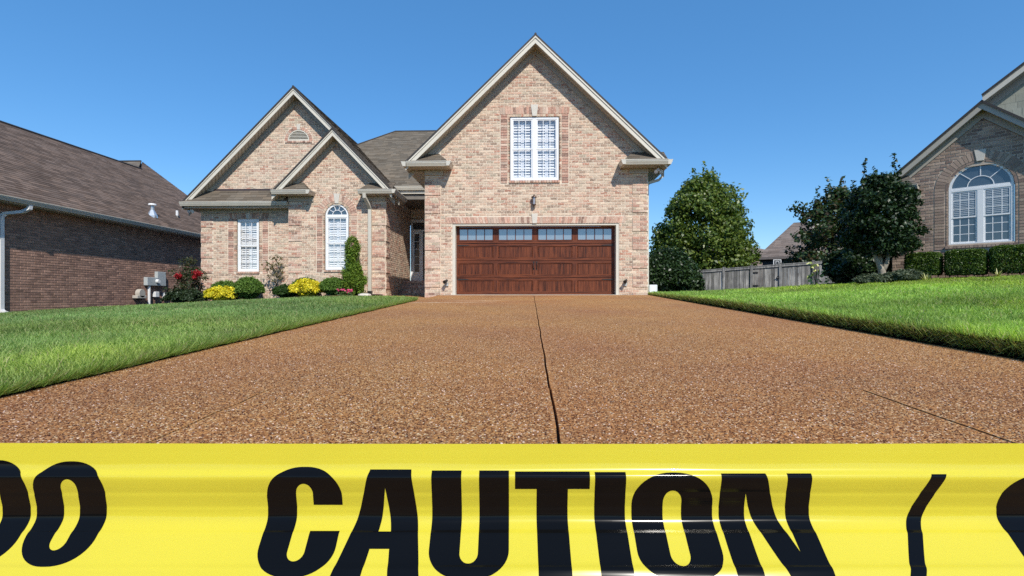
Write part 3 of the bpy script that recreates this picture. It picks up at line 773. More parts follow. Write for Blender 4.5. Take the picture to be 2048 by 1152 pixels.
def soldier_row(ps, fr, u0, u1, v0, v1, pal, r, wdt=0.0815, skew=0.0, d=0.014, uc=None):
    n = max(1, round((u1 - u0) / wdt)); q = (u1 - u0) / n; uc = (u0 + u1) / 2 if uc is None else uc
    for i in range(n):
        a, b = u0 + q * i + 0.005, u0 + q * (i + 1) - 0.005
        s0 = skew * (a - uc); s1 = skew * (b - uc)
        P = [fr.p(a, v0 + 0.004, 0), fr.p(b, v0 + 0.004, 0), fr.p(a + s0, v1 - 0.004, 0), fr.p(b + s1, v1 - 0.004, 0)]
        P += [fr.p(a, v0 + 0.004, d), fr.p(b, v0 + 0.004, d), fr.p(a + s0, v1 - 0.004, d), fr.p(b + s1, v1 - 0.004, d)]
        ps.add(P, BF, pick(r, pal))
def stack_col(ps, fr, u0, u1, v0, v1, pal, r, d=0.014, h=CH):
    n = max(1, round((v1 - v0) / h)); q = (v1 - v0) / n
    for i in range(n): one_brick(ps, fr, u0 + 0.005, u1 - 0.005, v0 + q * i + 0.0055, v0 + q * (i + 1) - 0.0055, 0.0, d, pick(r, pal), r)
def arch_bricks(ps, fr, uc, vs, r0, r1, pal, r, wdt=0.085, d=0.014, skip=0.0):
    n = round(math.pi * (r0 + r1) / 2 / wdt)
    for i in range(n):
        a, b = math.pi * i / n + 0.005 / r0, math.pi * (i + 1) / n - 0.005 / r0
        if abs((a + b) / 2 - math.pi / 2) < skip: continue
        pt = lambda rad, an, dd: fr.p(uc + rad * math.cos(an), vs + rad * math.sin(an), dd)
        P = [pt(r0, b, 0), pt(r0, a, 0), pt(r1, b, 0), pt(r1, a, 0), pt(r0, b, d), pt(r0, a, d), pt(r1, b, d), pt(r1, a, d)]
        ps.add(P, BF, pick(r, pal))
QP = 7 * CH
def quoin_cut(u0, u1):
    def f(v):
        ph = (v - 0.238) % QP
        return (u0, u1) if ph < 5 * CH else None
    return f
def quoins(ps, back, fr, u0, u1, v0, v1, r, d=0.022, bl=0.213):
    """proud blocks of five courses along a corner."""
    k = -1
    while 0.238 + k * QP < v1:
        a = 0.238 + k * QP; b = min(a + 5 * CH, v1); a = max(a, v0)
        if b - a > 0.05:
            back.box(fr, u0, u1, a, b, 0, d)
            nrow = max(1, round((b - a) / CH))
            for j in range(nrow):
                lo_, hi = a + (b - a) * j / nrow, a + (b - a) * (j + 1) / nrow; u = u0 - (bl / 2 if j % 2 else 0)
                while u < u1:
                    p, q = max(u, u0) + 0.005, min(u + bl, u1) - 0.005
                    if q - p > 0.03: one_brick(ps, fr, p, q, lo_ + 0.005, hi - 0.005, d, d + 0.008, pick(r, PAL_TRIM if r.random() < 0.7 else PAL_MAIN), r)
                    u += bl
        k += 1
# ------------------------------------------------------------------ the brick house
house = thing('brick_house', (0, 15.8, 0), 'pale pink-tan brick house with three gables and a brown garage door', 'house')
r = random.Random(101)
BR = Pieces(); TB = Pieces(); SHG = Pieces(); back = MB()
# garage block
G = YF(15.8); GL, GR_, GC, GPK, GS = -3.15, 3.55, 0.19, 7.6, 0.963
def g_out(v):
    if v < 3.9: return [(GL, GR_)]
    h = (GPK - 0.16 - v) / GS; return [(max(GL, GC - h), min(GR_, GC + h))] if h > 0.02 else []
DO = (-2.31, 2.69, 0.0, 2.15); WO = (-0.57, 0.90, 3.45, 5.36)
cuts = [rect_cut(*DO), rect_cut(*WO)]
brick_rows(None, back, G, wall_spans(g_out, cuts), -0.15, 7.35, PAL_MAIN, r)
cuts += [rect_cut(-2.46, 2.84, 2.15, 2.36), rect_cut(-0.87, 1.20, 3.36, 5.655), quoin_cut(GL, GL + 0.48), quoin_cut(GR_ - 0.46, GR_)]
brick_rows(BR, MB(), G, wall_spans(g_out, cuts), -0.15, 7.35, PAL_MAIN, r)
quoins(TB, back, G, GL, GL + 0.48, -0.1, 3.6, r); quoins(TB, back, G, GR_ - 0.46, GR_, -0.1, 3.6, r)
soldier_row(TB, G, -2.46, 0.10, 2.155, 2.355, PAL_TRIM, r, skew=0.03, uc=0.17); soldier_row(TB, G, 0.24, 2.84, 2.155, 2.355, PAL_TRIM, r, skew=0.03, uc=0.17)
stack_col(TB, G, -0.86, -0.65, 3.36, 5.44, PAL_TRIM, r); stack_col(TB, G, 0.98, 1.19, 3.36, 5.44, PAL_TRIM, r)
stack_col(TB, G, -0.65, -0.578, 3.45, 5.44, PAL_MAIN, r, d=0.01); stack_col(TB, G, 0.908, 0.98, 3.45, 5.44, PAL_MAIN, r, d=0.01)
soldier_row(TB, G, -0.87, 0.08, 5.44, 5.65, PAL_TRIM, r, skew=0.02, uc=0.165); soldier_row(TB, G, 0.25, 1.20, 5.44, 5.65, PAL_TRIM, r, skew=0.02, uc=0.165)
soldier_row(TB, G, -0.578, 0.908, 5.362, 5.44, PAL_MAIN, r, d=0.01)
soldier_row(TB, G, -0.60, 0.93, 3.37, 3.447, PAL_TRIM, r, d=0.045)
keystone(house, G, 0.165, 5.375, 5.72, 0.065, 0.115); keystone(house, G, 0.17, 2.152, 2.44, 0.065, 0.095)
reveal(house, G, WO[0], WO[1], WO[2], WO[3], 0.12, MAT['mortar'])
window(house, G, WO[0] + 0.01, WO[1] - 0.01, WO[2] + 0.005, WO[3] - 0.01, units=2, rec=0.07)
# garage jambs and header
jb = MB(); jb.box(G, -2.31, -2.225, 0, 2.15, -0.30, -0.012); jb.box(G, 2.605, 2.69, 0, 2.15, -0.30, -0.012); jb.box(G, -2.225, 2.605, 2.095, 2.15, -0.30, -0.013)
jb.build('door_casing', MAT['trim'], house)
# garage door
DU0, DU1, DH, DD = -2.223, 2.603, 2.09, -0.28
gd = MB(); gd.box(G, DU0, DU1, 0.015, DH, DD - 0.05, DD, (0, 0, 0))
gdoor = gd.build('garage_door', MAT['door'], house); gdoor['label'] = 'dark red-brown wood-grain garage door with a row of panes'
cw = (DU1 - DU0) / 4; rh = DH / 4; T1, T0 = (1, 1, 1), (0, 0, 0); fp = DD + 0.016
fm = MB()
for row in range(4):
    a, b = row * rh + 0.017, (row + 1) * rh - 0.002
    fm.box(G, DU0, DU1, a, a + 0.075, DD + 0.001, fp, T0); fm.box(G, DU0, DU1, b - 0.075, b, DD + 0.001, fp, T0)
    for c in range(5):
        x = DU0 + c * cw; x0, x1 = max(DU0, x - 0.075), min(DU1, x + 0.075)
        fm.box(G, x0, x1, a + 0.075, b - 0.075, DD + 0.001, fp - 0.0008, T1)
fm.build('rails_and_stiles', MAT['door'], gdoor)
for row in range(4):
    a, b = row * rh + 0.017 + 0.075, (row + 1) * rh - 0.077
    for c in range(4):
        x0, x1 = DU0 + c * cw + 0.075, DU0 + (c + 1) * cw - 0.075
        if row < 3:
            pm = MB(); nb = 6; m = 0.022
            for i in range(nb):
                p, q = x0 + m + (x1 - x0 - 2 * m) * i / nb, x0 + m + (x1 - x0 - 2 * m) * (i + 1) / nb
                pm.box(G, p + 0.003, q - 0.003, a + m, b - m, DD + 0.002, DD + 0.009, T1)
            for P in ([(x0, a), (x1, a), (x1 - m, a + m), (x0 + m, a + m)], [(x0, b), (x0 + m, b - m), (x1 - m, b - m), (x1, b)], [(x0, a), (x0 + m, a + m), (x0 + m, b - m), (x0, b)], [(x1, a), (x1, b), (x1 - m, b - m), (x1 - m, a + m)]):
                o = [G.p(u, v, fp + 0.006 if (u in (x0, x1) and v in (a, b)) else DD + 0.004) for u, v in P]; pm.add(o, [(0, 1, 2, 3)], T0)
            pm.build('panel', MAT['door'], gdoor)
        else:
            wm = MB(); b2 = b + 0.02; a2 = a + 0.03; n = 4; bar = 0.022
            wm.box(G, x0, x1, a - 0.005, a2, DD + 0.002, fp + 0.012, T0); wm.box(G, x0, x1, b2, b2 + 0.03, DD + 0.002, fp + 0.012, T0)
            for i in range(n + 1):
                x = x0 + 0.012 + (x1 - x0 - 0.024) * i / n; wm.box(G, x - bar / 2, x + bar / 2, a2, b2, DD + 0.002, fp + 0.010, T1)
            wm.build('window_grille', MAT['door'], gdoor)
            for i in range(n):
                p = x0 + 0.012 + (x1 - x0 - 0.024) * i / n + bar / 2; q = x0 + 0.012 + (x1 - x0 - 0.024) * (i + 1) / n - bar / 2
                MB().box(G, p, q, a2, b2, DD + 0.002, DD + 0.008).build('pane', MAT['garage_pane'], gdoor)
for (u0, u1, v) in ((DU0 + 0.03, DU0 + 0.40, 3 * rh - 0.045), (DU1 - 0.40, DU1 - 0.03, 3 * rh - 0.045), (DU0 + 0.03, DU0 + 0.40, rh - 0.045), (DU1 - 0.40, DU1 - 0.03, rh - 0.045)):
    s = 1 if u0 < 0 else -1; e0, e1 = (u0, u1) if s > 0 else (u1, u0)
    MB().prism(G, [(e0, v - 0.022), (e1 - s * 0.05, v - 0.010), (e1, v), (e1 - s * 0.05, v + 0.010), (e0, v + 0.022)][::s], fp, fp + 0.008).build('hinge_strap', MAT['blackmetal'], gdoor)
for s in (-1, 1):
    x = (DU0 + DU1) / 2 + s * 0.045; hm = MB()
    hm.tube([G.p(x, 0.80, fp), G.p(x, 0.82, fp + 0.035), G.p(x + s * 0.012, 0.90, fp + 0.045), G.p(x, 0.98, fp + 0.035), G.p(x, 1.0, fp)], 0.010, 6)
    hm.box(G, x - 0.018, x + 0.018, 0.77, 0.82, fp, fp + 0.006); hm.box(G, x - 0.018, x + 0.018, 0.98, 1.03, fp, fp + 0.006)
    hm.build('handle', MAT['blackmetal'], gdoor)
# garage sides
sd = MB(); sd.box(W, GL, GL + 0.02, -0.1, 3.85, -15.82, -23.5); sd.box(W, GR_ - 0.02, GR_, -0.3, 3.85, -15.82, -26)
sd.build('side_wall', MAT['brick'], house)
# gable trim, roof
rake(house, G, (-3.64, 3.90), (GC, GPK), (4.02, 3.90), over=0.42)
deck([[(GC, 15.36, GPK), (GC, 25.5, GPK), (-3.66, 25.5, 3.89), (-3.66, 15.36, 3.89)], [(GC, 15.36, GPK + 0.001), (4.04, 15.36, 3.89), (4.04, 25.5, 3.89), (GC, 25.5, GPK + 0.001)]], house, MAT['roof_edge'], lift=0.035)
# gutter returns
def ret(u0, u1, y, z, wall_y, rise, inner, outer_over=None):
    """short hipped return under a gable end: gutter, boxed soffit and shingled cap. inner: +1 when the open end looks right."""
    gutter(house, (u0, y, z - 0.14), (u1, y, z - 0.14), (0, -1, 0))
    ue = u1 if inner > 0 else u0
    MB().wbox(u0, u1, y, wall_y - 0.012, z - 0.15, z - 0.03).build('boxed_soffit', MAT['taupe_trim'], house)
    gutter(house, (ue, y - 0.14, z - 0.14), (ue, wall_y - 0.012, z - 0.14), (inner, 0, 0))
    dx = -inner * (wall_y - y) * 0.75; lo_ = u0 if inner > 0 else u1
    A = [(lo_, y - 0.10, z - 0.02), (ue + inner * 0.05, y - 0.10, z - 0.02), (ue + dx, wall_y, z + rise), (lo_, wall_y, z + rise)]
    B = [(ue + inner * 0.05, y - 0.10, z - 0.02), (ue + inner * 0.05, wall_y, z - 0.02), (ue + dx, wall_y, z + rise)]
    ob = deck([A, B], house, MAT['roof_edge'], 'return_roof', 0.02)
    shingle_plane(SHG, A, (1, 0, 0), r, ROOF_C); shingle_plane(SHG, B, (0, 1, 0), r, ROOF_C)
ROOF_C = (0.140, 0.115, 0.088)
ret(-3.60, -2.42, 15.40, 3.92, 15.8, 0.34, 1); ret(2.80, 4.02, 15.40, 3.92, 15.8, 0.34, -1)
for q in ((GL, GL + 0.56), (GR_ - 0.56, GR_)): MB().box(G, *q, 3.62, 3.77, 0.012, 0.05).build('frieze_board', MAT['taupe_trim'], house)
# left eave of the garage over the porch
ev = MB(); ev.wbox(-3.60, GL, 15.80, 19.6, 3.72, 3.76); ev.wbox(-3.62, -3.60, 15.45, 19.6, 3.72, 3.90); ev.build('eave_soffit', MAT['taupe_trim'], house)
ev = MB(); ev.wbox(GR_, 4.0, 15.80, 24, 3.72, 3.76); ev.wbox(4.0, 4.02, 15.45, 24, 3.72, 3.90); ev.build('eave_soffit', MAT['taupe_trim'], house)
gutter(house, (4.02, 15.3, 3.78), (4.02, 24, 3.78), (1, 0, 0))
gutter(house, (-3.62, 19.5, 3.78), (-3.62, 15.3, 3.78), (-1, 0, 0))
downspout(house, [(4.06, 16.1, 3.80), (4.06, 16.1, 3.62), (3.95, 16.1, 3.50), (3.62, 16.1, 3.40), (3.60, 16.1, 3.25), (3.60, 16.1, -0.05)], (0, 1, 0))

# left wing
LY = 18.6
L = YF(LY); LL, LR, LPK, LC, LS = -11.84, -5.01, 7.31, -8.28, 1.01
def l_out(v):
    if v < 3.55: return [(LL, LR)]
    h = (LPK - 0.16 - v) / LS; return [(max(LL, LC - h), min(LR, LC + h))] if h > 0.02 else []
LW = (-10.51, -9.72, 0.867, 2.765); WC_ = (LW[0] + LW[1]) / 2; VC, VS, VR = -8.27, 5.56, 0.39
cuts = [rect_cut(*LW), arch_cut(VC, VR, VS, VS)]
l_front = lambda v: [(a, min(b, -8.2)) if v < 3.3 else (a, b) for a, b in l_out(v)]
brick_rows(None, back, L, wall_spans(l_front, cuts), -0.45, 7.1, PAL_MAIN, r)
a0, a1, a2, a3 = LW[0] - 0.34, LW[0] - 0.13, LW[1] + 0.13, LW[1] + 0.34
cuts += [rect_cut(a0 - 0.01, a3 + 0.01, LW[3], LW[3] + 0.23), rect_cut(a0 - 0.01, LW[0], LW[2] - 0.08, LW[3] + 0.01), rect_cut(LW[1], a3 + 0.01, LW[2] - 0.08, LW[3] + 0.01), quoin_cut(LL, LL + 0.46), arch_cut(VC, VR + 0.14, VS - 0.08, VS)]
brick_rows(BR, MB(), L, wall_spans(l_front, cuts), -0.45, 7.1, PAL_MAIN, r)
quoins(TB, back, L, LL, LL + 0.46, -0.4, 3.0, r)
stack_col(TB, L, a0, a1, LW[2] - 0.08, LW[3] + 0.01, PAL_TRIM, r); stack_col(TB, L, a2, a3, LW[2] - 0.08, LW[3] + 0.01, PAL_TRIM, r)
stack_col(TB, L, a1, LW[0] - 0.01, LW[2], LW[3] + 0.01, PAL_MAIN, r, d=0.01); stack_col(TB, L, LW[1] + 0.01, a2, LW[2], LW[3] + 0.01, PAL_MAIN, r, d=0.01)
soldier_row(TB, L, a0, WC_ - 0.07, LW[3] + 0.01, LW[3] + 0.22, PAL_TRIM, r, skew=0.05, uc=WC_); soldier_row(TB, L, WC_ + 0.07, a3, LW[3] + 0.01, LW[3] + 0.22, PAL_TRIM, r, skew=0.05, uc=WC_)
soldier_row(TB, L, LW[0] - 0.03, LW[1] + 0.03, LW[2] - 0.075, LW[2] - 0.002, PAL_TRIM, r, d=0.045)
keystone(house, L, WC_, LW[3] + 0.005, LW[3] + 0.30, 0.055, 0.095)
reveal(house, L, *LW, 0.12, MAT['mortar']); window(house, L, LW[0] + 0.01, LW[1] - 0.01, LW[2] + 0.005, LW[3] - 0.01, rec=0.07)
arch_bricks(TB, L, VC, VS, VR + 0.01, VR + 0.12, PAL_TRIM, r, skip=0.12); soldier_row(TB, L, VC - VR - 0.10, VC + VR + 0.10, VS - 0.075, VS, PAL_TRIM, r, d=0.04)
keystone(house, L, VC, VS + VR + 0.005, VS + VR + 0.20, 0.05, 0.075)
vm = MB(); ring(vm, L, VC, VS, VR, VR, 0.035, -0.05, 0.02); vm.box(L, VC - VR, VC + VR, VS, VS + 0.035, -0.05, 0.021)
vent = vm.build('gable_vent', MAT['trim'], house)
MB().prism(L, arch_pts(VC, VS, VR, VR, 20), -0.10, -0.09).build('vent_back', MAT['dark'], vent)
for i in range(6):
    v = VS + 0.045 + i * 0.052; q = math.sqrt(max(0.001, (VR - 0.03) ** 2 - (v + 0.02 - VS) ** 2))
    MB().extrude([(-0.045, 0.040), (0.013, 0.008), (0.013, -0.007), (-0.045, 0.029)], L.p(VC - q, v, 0), L.p(VC + q, v, 0), L.n, (0, 0, 1)).build('slat', MAT['trim'], vent)
rake(house, L, (-12.28, 3.27), (LC, LPK), (-4.62, LPK - LS * (-4.62 - LC)), over=0.40)
LF = LY - 0.44
deck([[(LC, LF, LPK), (LC, 27.5, LPK), (-12.31, 27.5, LPK - LS * (LC + 12.31)), (-12.31, LF, LPK - LS * (LC + 12.31))]], house, MAT['roof_edge'], lift=0.035)
RS = [(LC, LF, LPK), (-4.63, LF, LPK - LS * (-4.63 - LC)), (-4.63, 19.45, LPK - LS * (-4.63 - LC)), (-8.0, 26.5, LPK - LS * (-8.0 - LC)), (LC, 26.5, LPK)]
deck([RS], house, MAT['roof_edge'], lift=0.035); shingle_plane(SHG, [(p[0], p[1], p[2] + 0.052) for p in RS], (0, 1, 0), r, ROOF_C)
gutter(house, (-12.30, LY - 0.40, 3.16), (-8.46, LY - 0.40, 3.16), (0, -1, 0))
SK = [(-12.26, LY - 0.50, 3.28), (-8.46, LY - 0.50, 3.28), (-8.46, LY, 3.80), (-11.76, LY, 3.80)]
deck([SK], house, MAT['roof_edge'], 'skirt_roof', 0.02); shingle_plane(SHG, SK, (1, 0, 0), r, ROOF_C)
MB().box(L, -11.76, -8.46, 3.78, 3.845, 0.012, 0.03).build('flashing', M('bronze_flashing', (0.10, 0.07, 0.065), rough=0.4, metal=0.5), house)
MB().wbox(-12.28, -8.46, LY - 0.40, LY, 3.10, 3.16).build('eave_soffit', MAT['taupe_trim'], house)
MB().box(L, LL, -8.46, 2.98, 3.10, 0.012, 0.045).build('frieze_board', MAT['taupe_trim'], house)
MB().wbox(-12.28, LL, LY, 24, 3.10, 3.16).build('eave_soffit', MAT['taupe_trim'], house)
MB().box(W, LL, LL + 0.02, -0.5, 3.3, -LY - 0.02, -26).build('side_wall', MAT['brick'], house)

# the small bay gable
B = YF(18.2); BL, BRt, BPK, BC, BS = -8.45, -5.01, 5.71, -6.74, 1.03
def b_out(v):
    if v < 3.55: return [(BL, BRt)]
    h = (BPK - 0.16 - v) / BS; return [(max(BL, BC - h), min(BRt, BC + h))] if h > 0.02 else []
BW = (-7.15, -6.32, 0.90, 2.80); BWC = (BW[0] + BW[1]) / 2; BHW = (BW[1] - BW[0]) / 2
cuts = [arch_cut(BWC, BHW, BW[2], BW[3])]
brick_rows(None, back, B, wall_spans(b_out, cuts), -0.25, 5.5, PAL_MAIN, r)
cuts += [arch_cut(BWC, BHW + 0.31, BW[3], BW[3]), rect_cut(-7.46, -6.01, 0.82, 2.80), quoin_cut(BL, BL + 0.48), quoin_cut(BRt - 0.47, BRt)]
brick_rows(BR, MB(), B, wall_spans(b_out, cuts), -0.25, 5.5, PAL_MAIN, r)
quoins(TB, back, B, BL, BL + 0.48, -0.2, 3.2, r); quoins(TB, back, B, BRt - 0.47, BRt, -0.2, 3.2, r)
stack_col(TB, B, -7.45, -7.24, 0.82, 2.80, PAL_TRIM, r); stack_col(TB, B, -6.23, -6.02, 0.82, 2.80, PAL_TRIM, r)
stack_col(TB, B, -7.24, -7.16, 0.90, 2.80, PAL_MAIN, r, d=0.01); stack_col(TB, B, -6.31, -6.23, 0.90, 2.80, PAL_MAIN, r, d=0.01)
arch_bricks(TB, B, BWC, BW[3], BHW + 0.10, BHW + 0.305, PAL_TRIM, r, wdt=0.088, skip=0.10); arch_bricks(TB, B, BWC, BW[3], BHW + 0.01, BHW + 0.09, PAL_MAIN, r, wdt=0.09, d=0.01, skip=0.08)
soldier_row(TB, B, BW[0] - 0.04, BW[1] + 0.04, 0.825, 0.898, PAL_TRIM, r, d=0.045)
keystone(house, B, BWC, BW[3] + BHW + 0.01, BW[3] + BHW + 0.36, 0.065, 0.11)
reveal(house, B, *BW, 0.12, MAT['mortar'], arch=True); window(house, B, BW[0] + 0.01, BW[1] - 0.01, BW[2] + 0.005, BW[3], rec=0.07, arch=True)
rake(house, B, (-8.86, 3.52), (BC, BPK), (-4.68, 3.56), over=0.40)
deck([[(BC, 17.76, BPK), (BC, 18.75, BPK), (-8.88, 18.58, 3.50), (-8.88, 17.76, 3.50)]], house, MAT['roof_edge'], lift=0.035)
RB = [(BC, 17.76, BPK), (-4.63, 17.76, BPK - BS * (-4.63 - BC)), (-4.63, 18.5, BPK - BS * (-4.63 - BC)), (BC, 18.5, BPK)]
deck([RB], house, MAT['roof_edge'], lift=0.035); shingle_plane(SHG, [(p[0], p[1], p[2] + 0.052) for p in RB], (0, 1, 0), r, ROOF_C)
ret(-8.84, -7.62, 17.82, 3.62, 18.2, 0.34, 1)
gutter(house, (-5.84, 17.82, 3.48), (-4.66, 17.82, 3.48), (0, -1, 0))
MB().wbox(-5.84, -4.66, 17.82, 18.19, 3.47, 3.59).build('boxed_soffit', MAT['taupe_trim'], house)
A = [(-5.84, 17.72, 3.60), (-4.66, 17.72, 3.60), (-4.66, 18.2, 3.94), (-5.55, 18.2, 3.94)]
deck([A], house, MAT['roof_edge'], 'return_roof', 0.02); shingle_plane(SHG, A, (1, 0, 0), r, ROOF_C)
gutter(house, (-4.66, 17.68, 3.48), (-4.66, 19.45, 3.48), (1, 0, 0))
MB().wbox(BRt, -4.66, 18.19, 19.6, 3.44, 3.50).build('eave_soffit', MAT['taupe_trim'], house)
for q in ((BL, BL + 0.9), (BRt - 0.75, BRt)): MB().box(B, *q, 3.30, 3.465, 0.012, 0.045).build('frieze_board', MAT['taupe_trim'], house)
downspout(house, [(-5.62, 17.76, 3.50), (-5.62, 17.78, 3.36), (-5.56, 17.98, 3.16), (-5.54, 18.12, 3.0), (-5.54, 18.12, 0.16)], (1, 0, 0), wx=0.055, wy=0.045)
MB().wbox(-5.61, -5.47, 18.05, 18.2, -0.02, 0.16).build('drain_boot', MAT['blackmetal'], house)
# side of the bay towards the porch
S = Fr((BRt, 18.2, 0), (0, 1, 0), (1, 0, 0))
s_out = lambda v: [(0.0, 3.8)]
brick_rows(None, back, S, s_out, -0.2, 3.7, PAL_MAIN, r)
brick_rows(BR, MB(), S, wall_spans(s_out, [quoin_cut(0, 0.48)]), -0.2, 3.5, PAL_MAIN, r)
quoins(TB, back, S, 0.0, 0.48, -0.2, 3.3, r)
MB().wbox(BL, BL + 0.02, 18.21, 18.6, -0.3, 3.5).build('side_wall', MAT['brick'], house)

# porch: door wall, steps, ceiling, eave
D = YF(22.0)
back.box(D, -5.01, GL, 0, 4.2, -0.2, -0.1)
pm = MB(); pm.wbox(-5.0, GL, 19.6, 22, 3.66, 3.72); pm.build('porch_ceiling', M('porch_shade_taupe', (0.17, 0.15, 0.125), rough=0.6), house)  # taupe darkened so the porch shade is put into the colour
pm = MB(); pm.wbox(-5.0, GL, 19.48, 19.62, 3.60, 4.0); pm.build('porch_beam', bpy.data.materials['porch_shade_taupe'], house)  # beam shares the colour darkened for porch shade
gutter(house, (-5.2, 19.40, 3.92), (GL - 0.02, 19.40, 3.92), (0, -1, 0), MAT['trim'])
MB().wbox(-5.2, GL, 19.40, 19.475, 3.80, 4.03).build('porch_fascia', MAT['trim'], house)
st = MB(); STEP = (0.30, 0.19, 0.14)
st.wbox(-5.0, GL, 20.72, 22.05, -0.1, 0.61, STEP); st.wbox(-5.0, GL, 20.38, 20.719, -0.1, 0.41, STEP); st.wbox(-5.0, GL, 20.04, 20.379, -0.1, 0.205, STEP)
steps = st.build('porch_steps', MAT['brick'], house)
for y, v0, v1 in ((20.04, 0.115, 0.205), (20.38, 0.32, 0.41), (20.72, 0.52, 0.61)):
    soldier_row(TB, YF(y), -4.98, GL, v0, v1, PAL_TRIM, r, wdt=0.105, d=0.012)
dm = MB(); dm.box(D, -4.98, -4.90, 0.62, 3.22, -0.12, 0.03); dm.box(D, -4.90, -3.2, 3.10, 3.22, -0.12, 0.03); dm.box(D, -4.90, -3.2, 2.72, 2.80, -0.12, 0.025)
dm.box(D, -4.55, -4.46, 0.62, 2.72, -0.12, 0.028); dm.box(D, -4.90, -4.55, 0.62, 1.02, -0.12, 0.01); dm.box(D, -4.90, -4.83, 1.02, 2.72, -0.10, 0.012); dm.box(D, -4.62, -4.55, 1.02, 2.72, -0.10, 0.012)
dm.box(D, -4.83, -4.62, 2.62, 2.72, -0.10, 0.012)
for i in range(1, 5): dm.box(D, -4.83, -4.62, 1.02 + 0.32 * i - 0.012, 1.02 + 0.32 * i + 0.012, -0.06, 0.010)
dm.box(D, -4.23, -4.20, 2.80, 3.10, -0.06, 0.012)
ent = dm.build('entry_door_frame', MAT['white'], house)
for i in range(5): MB().box(D, -4.83, -4.62, 1.02 + 0.32 * i + 0.012, 1.02 + 0.32 * (i + 1) - 0.012, -0.05, -0.04).build('pane', MAT['dark_pane'], ent)
MB().box(D, -4.90, -4.23, 2.80, 3.10, -0.05, -0.04).build('pane', MAT['dark_pane'], ent); MB().box(D, -4.20, -3.2, 2.80, 3.10, -0.05, -0.04).build('pane', MAT['dark_pane'], ent)
MB().box(D, -4.46, -3.5, 0.62, 2.72, -0.10, -0.05).build('entry_door', M('dark_door_paint', (0.035, 0.022, 0.018), rough=0.4), house)
# main hip roof
MR = [(-5.03, 19.33, 4.03), (3.0, 19.33, 4.03), (3.0, 24.2, 7.65), (-6.2, 24.2, 7.65), (-7.6, 22.8, 6.61)]
deck([MR], house, MAT['roof_edge']); shingle_plane(SHG, [(p[0], p[1], p[2] + 0.002) for p in MR[:1] + [(-3.0, 19.33, 4.03), (-1.2, 24.2, 7.65)] + MR[3:]], (1, 0, 0), r, (0.158, 0.133, 0.102))
deck([[(-6.2, 24.2, 7.652), (3.0, 24.2, 7.652), (3.0, 29, 4.0), (-11, 29, 4.0)], [(-6.2, 24.2, 7.653), (-11, 29, 4.0), (-9.5, 20.9, 5.2)]], house, MAT['roof_edge'])
MB().tube([(-7.6, 22.8, 6.63), (-6.2, 24.2, 7.67), (3, 24.2, 7.67)], 0.035, 6).build('ridge_cap', MAT['roof_edge'], house)
MB().tube([(LC, LY - 0.44, LPK + 0.04), (LC, 27, LPK + 0.04)], 0.035, 6).build('ridge_cap', MAT['roof_edge'], house)
MB().tube([(BC, 17.76, BPK + 0.04), (BC, 18.5, BPK + 0.04)], 0.03, 6).build('ridge_cap', MAT['roof_edge'], house)
MB().tube([(GC, 15.36, GPK + 0.04), (GC, 24.3, GPK + 0.04)], 0.035, 6).build('ridge_cap', MAT['roof_edge'], house)
wallo = back.build('wall', MAT['mortar'], house)
BR.finish('brick', 'brickwork', MAT['brick'], house, 300)
TB.finish('trim_brick', 'trim_brickwork', MAT['trim_brick'], house, 300)
SHG.finish('shingle', 'shingles', MAT['shingle'], house, 300)

# fittings on the house
def lantern(loc):
    x, y, z = loc; t = thing('wall_lantern', loc, 'small bronze lantern on the brick above the garage door', 'lantern')
    MB().lathe((x, y - 0.09, z + 0.11), [(0.085, 0.0), (0.075, 0.03), (0.03, 0.055), (0.012, 0.085)], 12).build('cap', MAT['bronze'], t)
    MB().lathe((x, y - 0.09, z - 0.09), [(0.048, 0.0), (0.052, 0.20)], 12).build('glass', mirror_glass('lantern_glass', (0.30, 0.24, 0.22), 0.2), t)
    MB().lathe((x, y - 0.09, z - 0.13), [(0.03, 0.0), (0.062, 0.012), (0.062, 0.04)], 12).build('base', MAT['bronze'], t)
    m = MB()
    for a in range(4):
        an = a * math.pi / 2 + 0.78; m.tube([(x + 0.056 * math.cos(an), y - 0.09 + 0.056 * math.sin(an), z - 0.09), (x + 0.056 * math.cos(an), y - 0.09 + 0.056 * math.sin(an), z + 0.11)], 0.007, 5)
    m.build('cage', MAT['bronze'], t)
    m = MB(); m.wbox(x - 0.045, x + 0.045, y - 0.02, y, z - 0.06, z + 0.10); m.tube([(x, y - 0.015, z + 0.03), (x, y - 0.05, z + 0.03)], 0.015, 6); m.build('back_plate', MAT['bronze'], t)
lantern((0.15, 15.79, 2.80))
def spot(x, label):
    t = thing('wall_spotlight', (x, 15.79, 0.4), label, 'spotlight', 'black spotlights beside the garage door')
    MB().tube([(x + 0.02, 15.70, 0.44), (x - 0.02, 15.63, 0.40), (x - 0.045, 15.58, 0.38)], [0.035, 0.05, 0.055], 10).build('head', MAT['blackmetal'], t)
    m = MB(); m.tube([(x, 15.79, 0.33), (x, 15.72, 0.33), (x, 15.68, 0.40)], 0.014, 6); m.wbox(x - 0.05, x + 0.05, 15.75, 15.79, 0.27, 0.37); m.build('bracket', MAT['greybox'], t)
spot(-2.48, 'black spotlight on the brick at the left of the garage door'); spot(2.87, 'black spotlight on the brick at the right of the garage door')
def flood(x, y, z, label):
    t = thing('security_light', (x, y, z), label, 'floodlight', 'security floodlights under the eaves')
    MB().lathe((x, y, z - 0.03), [(0.05, 0), (0.05, 0.03)], 10).build('mount', MAT['plastic'], t)
    for s in (-1, 1):
        MB().tube([(x, y, z - 0.03), (x + s * 0.05, y - 0.02, z - 0.07), (x + s * 0.08, y - 0.09, z - 0.11)], [0.02, 0.035, 0.055], 10).build('lamp_head', MAT['plastic'], t)
